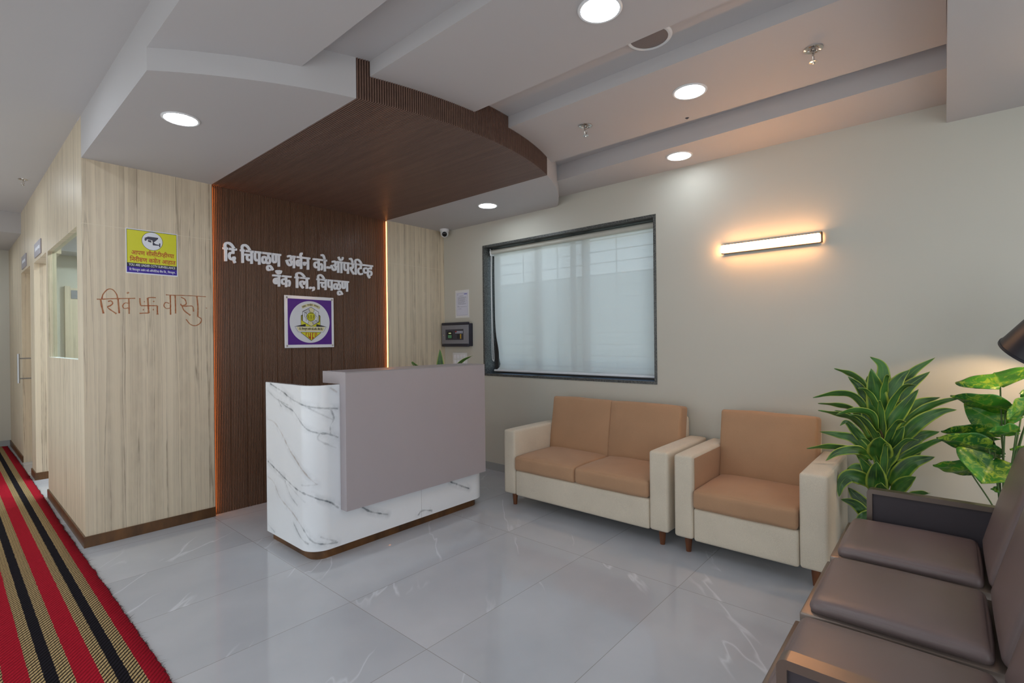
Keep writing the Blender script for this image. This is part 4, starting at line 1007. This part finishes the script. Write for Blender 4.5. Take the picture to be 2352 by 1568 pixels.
# ------------------------------------------------------------------ leafy plants
def leaf_ribbon(bm, pts, w_real, w_proj, fold=.18, curl=0.0, n=22):
    P = smoothpath(pts, max(3, n // (len(pts) - 1))); N = len(P); L = np.zeros(N)
    for i in range(1, N): L[i] = L[i - 1] + (P[i] - P[i - 1]).length
    cosa = min(1.0, w_proj / w_real); sina = math.sqrt(1 - cosa * cosa); K = 8; rows = []; E = []; A = []
    for i, p in enumerate(P):
        T = (P[min(i + 1, N - 1)] - P[max(i - 1, 0)]).normalized(); V = (CAM - p).normalized()
        wd = T.cross(V).normalized(); Vp = wd.cross(T).normalized()
        if Vp.dot(V) < 0: Vp = -Vp
        wdir = wd * cosa + Vp * sina * (1 if wd.z > 0 else -1); nrm = wdir.cross(T).normalized()
        if nrm.z < 0: nrm = -nrm
        u = L[i] / L[-1]
        hw = w_real / 2 * (min(1, .45 + u * 2.2)) * (1 - max(0, (u - .38) / .62) ** 1.8) ** .85
        rows.append([]) 
        for k in range(K + 1):
            a = k / K * 2 - 1
            q = p + wdir * a * hw + nrm * (abs(a) * hw * fold * (1.2 - u) + .003 * math.sin(u * 19 + a * 2) * abs(a))
            rows[-1].append(bm.verts.new(q)); E.append(abs(a)); A.append(u)
    for a, b in zip(rows, rows[1:]):
        for k in range(K): bm.faces.new((a[k], a[k + 1], b[k + 1], b[k]))
    return E, A
def leaf_obj(name, parent, bm, E, A, mat, base):
    for v in bm.verts:                                       # low leaves rest against the armchair, not in it
        if v.co.x > 2.3 and v.co.z < .61: v.co.y = min(v.co.y, -3.757)
    bmesh.ops.translate(bm, vec=-Vector(base), verts=bm.verts)
    o = obj(name, bm, mat, parent, 'all')
    for nm, ar in (('edge', E), ('along', A)):
        at = o.data.attributes.new(nm, 'FLOAT', 'POINT'); at.data.foreach_set('value', np.array(ar, np.float32))
    md = o.modifiers.new('thickness', 'SOLIDIFY'); md.thickness = .0012; md.offset = 0
    return o
def pot(parent, r0, r1, h, mat, z0=0.0):
    bm = NB(); lathe(bm, [(0, z0), (r0, z0), (r1, z0 + h - .02), (r1 + .006, z0 + h - .02), (r1 + .006, z0 + h), (r1 - .008, z0 + h), (r1 - .012, z0 + h - .03)], n=40); obj('pot', bm, mat, parent, True)
    bm = NB(); lathe(bm, [(0, z0 + h - .028), (r1 - .012, z0 + h - .03)], n=32); obj('soil', bm, M['soil'], parent)
DB = (2.72, -3.96, 0)
t = thing('dracaena_plant', 'tall potted plant with yellow edged strap leaves beside the armchair', 'plant', DB)
pot(t, .085, .105, .24, M['potdark'])
bm = NB(); tube(bm, [(0, 0, .20), (.002, .006, .45), (0, .01, .80), (.002, .015, .93)], [.014, .013, .011, .006], 10); obj('cane', bm, M['cane'], t, 'all')
for pts, w in DATA['DRAC']:
    bm = NB(); E, A = leaf_ribbon(bm, [Vector(p) for p in pts], max(w, .042), w); leaf_obj('leaf', t, bm, E, A, M['drac'], DB)
rr = random.Random(5)
for i in range(26):
    a = i * 2.39996; z0 = .42 + .5 * i / 26; L = rr.uniform(.20, .30); el = math.radians(rr.uniform(35, 65) + 18 * i / 26)
    d = Vector((math.cos(a), math.sin(a), 0)); b0 = Vector(DB) + Vector((.004, .008, z0))
    k = .5 if d.x > .3 or (d.y > .2 and z0 < .62) else 1.0        # shorter towards the wall and the armchair
    P = [b0, b0 + d * L * .35 * k * math.cos(el) + Vector((0, 0, L * .5)), b0 + d * L * .8 * k * math.cos(el) + Vector((0, 0, L * .85)), b0 + d * L * 1.25 * k * math.cos(el) + Vector((0, 0, L * .92))]
    bm = NB(); E, A = leaf_ribbon(bm, P, .040, .034); leaf_obj('leaf', t, bm, E, A, M['drac'], DB)
PB = (2.74, -4.42, 0)
t = thing('pothos_plant', 'potted plant with heart shaped mottled leaves behind the bench', 'plant', PB)
pot(t, .075, .10, .22, M['pot'])
def heart(bm, B, T_, hw, roll_, droop, n=18, K=12):
    B = Vector(B); T_ = Vector(T_); ax = T_ - B; Lg = ax.length; ax.normalize(); V = (CAM - (B + T_) / 2).normalized()
    wd = ax.cross(V).normalized(); Vp = wd.cross(ax).normalized()
    real = max(hw, min(.40 * Lg, .065)); ca = min(1, hw / real); sa = math.sqrt(1 - ca * ca)
    wdir = wd * ca + Vp * sa * (1 if wd.z > 0 else -1); nrm = wdir.cross(ax).normalized()
    if nrm.z < 0: nrm = -nrm
    E = []; A = []; rows = []
    for i in range(n + 1):
        u = i / n; w = real * (math.sin(PI * min(1, (u + .02)) ** .62)) ** .75 if 0 < u < 1 else (real * .12 if u == 0 else 0.0)
        row = []
        for k in range(K + 1):
            a = k / K * 2 - 1
            back = -.16 * Lg * (1 - u) ** 3 * (math.sin(abs(a) * PI * .85))
            q = B + ax * (u * Lg + back) + wdir * a * w + nrm * (abs(a) * w * .28 - droop * u * u * Lg + .004 * math.sin(u * 14 + a * 3))
            row.append(bm.verts.new(q)); E.append(abs(a)); A.append(u)
        rows.append(row)
    for a, b in zip(rows, rows[1:]):
        for k in range(K): bm.faces.new((a[k], a[k + 1], b[k + 1], b[k]))
    return E, A
for i, (B, T_, hw) in enumerate(DATA['POTH']):
    bm = NB(); E, A = heart(bm, B, T_, hw, 0, .05); lf = leaf_obj('leaf', t, bm, E, A, M['poth'], PB)
    b0 = Vector(B) - Vector(PB); r0 = Vector((.012 * math.cos(i * 2.4), .012 * math.sin(i * 2.4), .19)); mid = r0.lerp(b0, .55) * 1.0; mid.x = r0.x + (b0.x - r0.x) * .25; mid.y = r0.y + (b0.y - r0.y) * .25
    bm = NB(); tube(bm, smoothpath([r0, mid, b0], 6), .0032, 6); obj('leaf_stalk', bm, M['stem'], t, 'all')
# plant on the desk
KB = (2.20, -.95, .73)
t = thing('desk_plant', 'small leafy plant behind the reception desk, only its tips showing', 'plant', KB)
pot(t, .05, .065, .12, M['pot'])
for pts, w in (([(2.20, -.95, .84), (2.215, -.93, 1.02), (2.225, -.92, 1.17), (2.228, -.915, 1.245)], .085), ([(2.20, -.95, .84), (2.26, -1.0, 1.02), (2.33, -1.07, 1.135), (2.40, -1.14, 1.188)], .040), ([(2.20, -.95, .84), (2.14, -.85, 1.03), (2.10, -.76, 1.10), (2.08, -.72, 1.135), (2.085, -.735, 1.10)], .042), ([(2.20, -.95, .84), (2.22, -1.03, .96), (2.23, -1.1, 1.02)], .04), ([(2.20, -.95, .84), (2.28, -.86, .98), (2.36, -.80, 1.04)], .04), ([(2.20, -.95, .84), (2.10, -.98, .98), (2.02, -1.0, 1.03)], .04)):
    bm = NB(); E, A = leaf_ribbon(bm, [Vector(p) for p in pts], max(w, .046), w); leaf_obj('leaf', t, bm, E, A, M['drac'], KB)

# ------------------------------------------------------------------ sofas
def sofa(name, label, cat, y_hi, y_lo, aw_hi, aw_lo, seats, inner_tan):
    """faces -x; arm outer sides at y_hi and y_lo"""
    XF, XR = 2.365, 3.058; yc = (y_hi + y_lo) / 2
    t = thing(name, label, cat, (2.7, yc, 0))
    def C(bm, x0, x1, ya, yb, z0, z1, r, **k): cushion(bm, ((x0 + x1) / 2 - 2.7, (ya + yb) / 2 - yc, (z0 + z1) / 2), (x1 - x0, abs(yb - ya), z1 - z0), r, **k)
    i_hi, i_lo = y_hi - aw_hi, y_lo + aw_lo
    for ya, yb in ((y_hi, i_hi), (y_lo, i_lo)):
        bm = NB(); C(bm, XF, XR - .02, min(ya, yb), max(ya, yb), .098, .600, .016, puff=(.004, .003, .006)); o = obj('arm', bm, M['beigecloth'], t, 'all')
        if inner_tan and ya == y_hi:
            bm = NB(); box(bm, XF + .03 - 2.7, 2.95 - 2.7, i_hi - .004 - yc, i_hi - .001 - yc, .30, .585); obj('arm_lining', bm, M['tancloth'], o)
    bm = NB(); C(bm, XF + .002, XR - .06, i_lo + .003, i_hi - .003, .092, .290, .016, puff=(.006, 0, .0)); obj('base', bm, M['beigecloth'], t, 'all')
    bm = NB(); C(bm, 2.975, XR, i_lo + .004, i_hi - .004, .10, .745, .03, puff=(.004, .002, .004)); obj('back_frame', bm, M['beigecloth'], t, 'all')
    n = seats; wd = (i_hi - i_lo - .006) / n
    for k in range(n):
        yb = i_hi - .003 - k * wd; ya = yb - wd + .003
        bm = NB(); C(bm, XF - .012, 2.93, ya, yb, .292, .402, .020, puff=(.008, .0, .020), wr=.004, seed=k * 5); obj('seat_cushion', bm, M['tancloth'], t, 'all')
        bm = NB(); m_ = Matrix.Rotation(math.radians(9.5), 3, 'Y')
        cushion(bm, (2.915 - 2.7, (ya + yb) / 2 - yc, .600), (.125, yb - ya + .012, .445), .017, puff=(.018, .002, .008), m=m_, wr=.005, seed=k * 9 + 2, k=10)
        obj('back_cushion', bm, M['tancloth'], t, 'all')
    for x in (2.425, 2.98):
        for y in (y_hi - .065, y_lo + .065):
            bm = NB(); cyl(bm, (x - 2.7, y - yc, .10), (x - 2.7, y - yc, 0), .024, .015, n=20); obj('leg', bm, M['legwood'], t, True)
    return t
sofa('loveseat', 'beige two seat sofa with tan cushions under the window', 'sofa', -1.522, -2.898, .115, .125, 2, False)
sofa('armchair', 'beige single armchair with tan cushion beside the potted plant', 'armchair', -2.938, -3.752, .115, .130, 1, True)

# ------------------------------------------------------------------ waiting bench (faces +y)
BN = (1.52, -4.10, 0)
t = thing('waiting_bench', 'three seat bench in dark brown leather with bronze metal frame', 'bench', BN)
def q(x, y, z): return (x - BN[0], y - BN[1], z)
def bx(bm, x0, x1, y0, y1, z0, z1, bev=0.0): box(bm, x0 - BN[0], x1 - BN[0], y0 - BN[1], y1 - BN[1], z0, z1, bev=bev)
for x0 in (.700, 1.265, 1.830):
    x1 = x0 + .505
    bm = NB(); bx(bm, x0, x1, -4.36, -3.842, .362, .399, .006); st_ = obj('seat', bm, M['frame'], t, True)
    bm = NB(); cushion(bm, q((x0 + x1) / 2, -4.090, .412), (.462, .448, .052), .024, puff=(.004, .006, .014), k=10); obj('seat_pad', bm, M['leather'], st_, 'all')
    lean = math.radians(15.5); m_ = Matrix.Rotation(lean, 3, 'X')
    bm = NB(); cushion(bm, q((x0 + x1) / 2, -4.412, .630), (.505, .060, .470), .029, puff=(.004, .012, .004), m=m_, k=10); bk = obj('backrest', bm, M['leather'], t, 'all')
    bm = NB(); cushion(bm, q((x0 + x1) / 2, -4.444, .620), (.49, .014, .43), .006, m=m_, k=2); obj('back_shell', bm, M['frame'], bk, True)
def armrest(x0, x1):
    bm = NB(); ya, yb, z0, z1, w = -4.44, -3.918, .36, .577, .022; r = .022
    out = [(yb, z0), (yb, z1 - r)] + [(yb - r + r * math.cos(a * PI / 12), z1 - r + r * math.sin(a * PI / 12)) for a in range(1, 7)] + [(ya, z1), (ya, z0)]
    out = [(yb + .008 - .008, z) if False else (y, z) for y, z in out]
    inn = [(ya + w, z0 + w), (ya + w, z1 - w), (yb - w, z1 - w), (yb - w, z0 + w)]
    V0 = {}
    def ring(pts, x): return [bm.verts.new(q(x, y, z)) for y, z in pts]
    # loop built as four bars plus the rounded front corner
    bx(bm, x0, x1, ya, yb - r, z1 - w, z1); bx(bm, x0, x1, yb - w, yb, z0, z1 - r); bx(bm, x0, x1, ya, ya + w, z0, z1 - w); bx(bm, x0, x1, ya + w, yb - w, z0, z0 + w)
    arc_ = [(yb - r + r * math.cos(a * PI / 12), z1 - r + r * math.sin(a * PI / 12)) for a in range(7)] + [(yb - r, z1 - w)] 
    A_ = ring(arc_, x0); B_ = ring(arc_, x1); bm.faces.new(A_); bm.faces.new(B_[::-1])
    for i in range(len(arc_)): j = (i + 1) % len(arc_); bm.faces.new((A_[i], B_[i], B_[j], A_[j]))
    bmesh.ops.recalc_face_normals(bm, faces=bm.faces[:])
    a = obj('armrest', bm, M['frame'], t, True)
    bm = NB(); bx(bm, x0 + .010, x1 - .010, ya + w, yb - w, z0 + w, z1 - w); obj('armrest_pad', bm, M['panel'], a)
armrest(2.342, 2.386); armrest(.650, .697)
bm = NB(); bx(bm, .66, 2.376, -4.20, -4.12, .31, .361, .008); obj('beam', bm, M['frame'], t, True)
for x in (.95, 2.09):
    bm = NB(); bx(bm, x - .025, x + .025, -4.19, -4.13, .04, .309, .006); lg = obj('leg', bm, M['frame'], t, True)
    bm = NB(); bx(bm, x - .03, x + .03, -4.42, -3.90, .012, .040, .008)
    for y in (-4.40, -3.92): cyl(bm, q(x, y, 0), q(x, y, .014), .018, n=16)
    obj('foot', bm, M['frame'], lg, True)

# ------------------------------------------------------------------ floor lamp behind the bench
def fpt(u, v, x):
    d = F_ + R_ * ((u - 1176) / 1148.97) - U_ * ((v - 784) / 1148.97); return CAM + d * ((x - CAM.x) / d.x)
RC = Vector((2.752, -4.545, 1.212)); LB = Vector((2.80, -4.93, 0))
LD = (RC - CAM); LD.z = 0; LD.normalize(); LR = LD.cross(Vector((0, 0, 1)))
ax = (LD * .30 - LR * .47 - Vector((0, 0, 1)) * .83).normalized()
t = thing('floor_lamp', 'black tilted lamp shade at the right edge above the bench', 'floor lamp', LB)
def lr(v): return v - LB
RR, HH, RT = .155, .34, .095
bm = NB(); lathe(bm, [(RR - .003, .004), (RR + .004, .004), (RR + .004, -.006), (RR, -.008), (RT, -HH), (RT - .004, -HH), (RR - .004, -.004), (RR - .003, .004)], lr(RC), 48, ax); obj('lamp_shade', bm, M['shade'], t, True)
bm = NB(); bmesh.ops.create_uvsphere(bm, u_segments=20, v_segments=12, radius=.035); bmesh.ops.translate(bm, vec=lr(RC - ax * .20), verts=bm.verts); obj('bulb', bm, M['bulb'], t, 'all')
top = RC - ax * .34
bm = NB(); tube(bm, smoothpath([lr(RC - ax * .25), lr(RC - ax * .42), lr(Vector((2.84, -4.88, 1.62))), (0, 0, 1.5)], 8), .009, 10)
for k in range(3):
    a = k * 2 * PI / 3; u, w = frame_of(ax); cyl(bm, lr(RC - ax * .28), lr(RC - ax * .28 + (u * math.cos(a) + w * math.sin(a)) * .106), .003, n=6)
obj('arm', bm, M['brass'], t, 'all')
bm = NB(); cyl(bm, (0, 0, .02), (0, 0, 1.52), .011, n=16); obj('pole', bm, M['brass'], t, True)
bm = NB(); lathe(bm, [(0, 0), (.14, 0), (.14, .012), (.12, .022), (0, .026)], n=40); obj('base', bm, M['brass'], t, True)

# ------------------------------------------------------------------ runner rug
RX0, RX1, RY0, RY1 = -.98, -.030, -5.2, 5.06
t = thing('runner_rug', 'long red runner with black and tan stripes down the corridor', 'rug', (-.5, 0, 0))
bm = NB(); NYr = 520; g = []
for i in range(NYr + 1):
    y = RY0 + (RY1 - RY0) * i / NYr
    e = .006 * noise.noise(Vector((0, y * 9, 0))) + .005 * noise.noise(Vector((4, y * 34, 0))) - .012 * max(0, math.sin(y * 1.3 + 1.1)) * .6
    e2 = .006 * noise.noise(Vector((9, y * 9, 0)))
    row = []
    for k in range(13):
        u = k / 12; x = RX0 + e2 + (RX1 + e - RX0 - e2) * u
        z = .011 + .002 * noise.noise(Vector((x * 6, y * 3, 0))) if 0 < k < 12 else .006
        row.append(bm.verts.new((x + .5, y, z)))
    g.append([bm.verts.new((row[0].co.x, y, .0008))] + row + [bm.verts.new((row[-1].co.x + .001, y, .0008))])
for a, b in zip(g, g[1:]):
    for k in range(14): bm.faces.new((a[k], a[k + 1], b[k + 1], b[k]))
edge = [tuple(r[-2].co) for r in g]
obj('woven_cloth', bm, M['rug'], t, 'all')
bm = NB(); rr = random.Random(11)
for i in range(2600):
    y = RY0 + (RY1 - RY0) * rr.random(); k = min(NYr, int((y - RY0) / (RY1 - RY0) * NYr)); x = edge[k][0]
    L = rr.uniform(.006, .016) if rr.random() < .95 else rr.uniform(.02, .045)
    a = rr.uniform(-1.1, 1.1); p = Vector((x - .004, y, .006)); e_ = p + Vector((math.cos(a) * L, math.sin(a) * L, rr.uniform(-.004, .006))); e_.z = max(e_.z, .001)
    mid = (p + e_) / 2 + Vector((0, 0, rr.uniform(.0, .004))); w = rr.uniform(.0007, .0016); s_ = Vector((-math.sin(a), math.cos(a), 0)) * w
    v = [bm.verts.new(c) for c in (p - s_, p + s_, mid + s_ * .7, mid - s_ * .7)]; tip = bm.verts.new(e_)
    bm.faces.new(v); bm.faces.new((v[3], v[2], tip))
o = obj('fringe', bm, M['fringe'], t); o['kind'] = 'stuff'
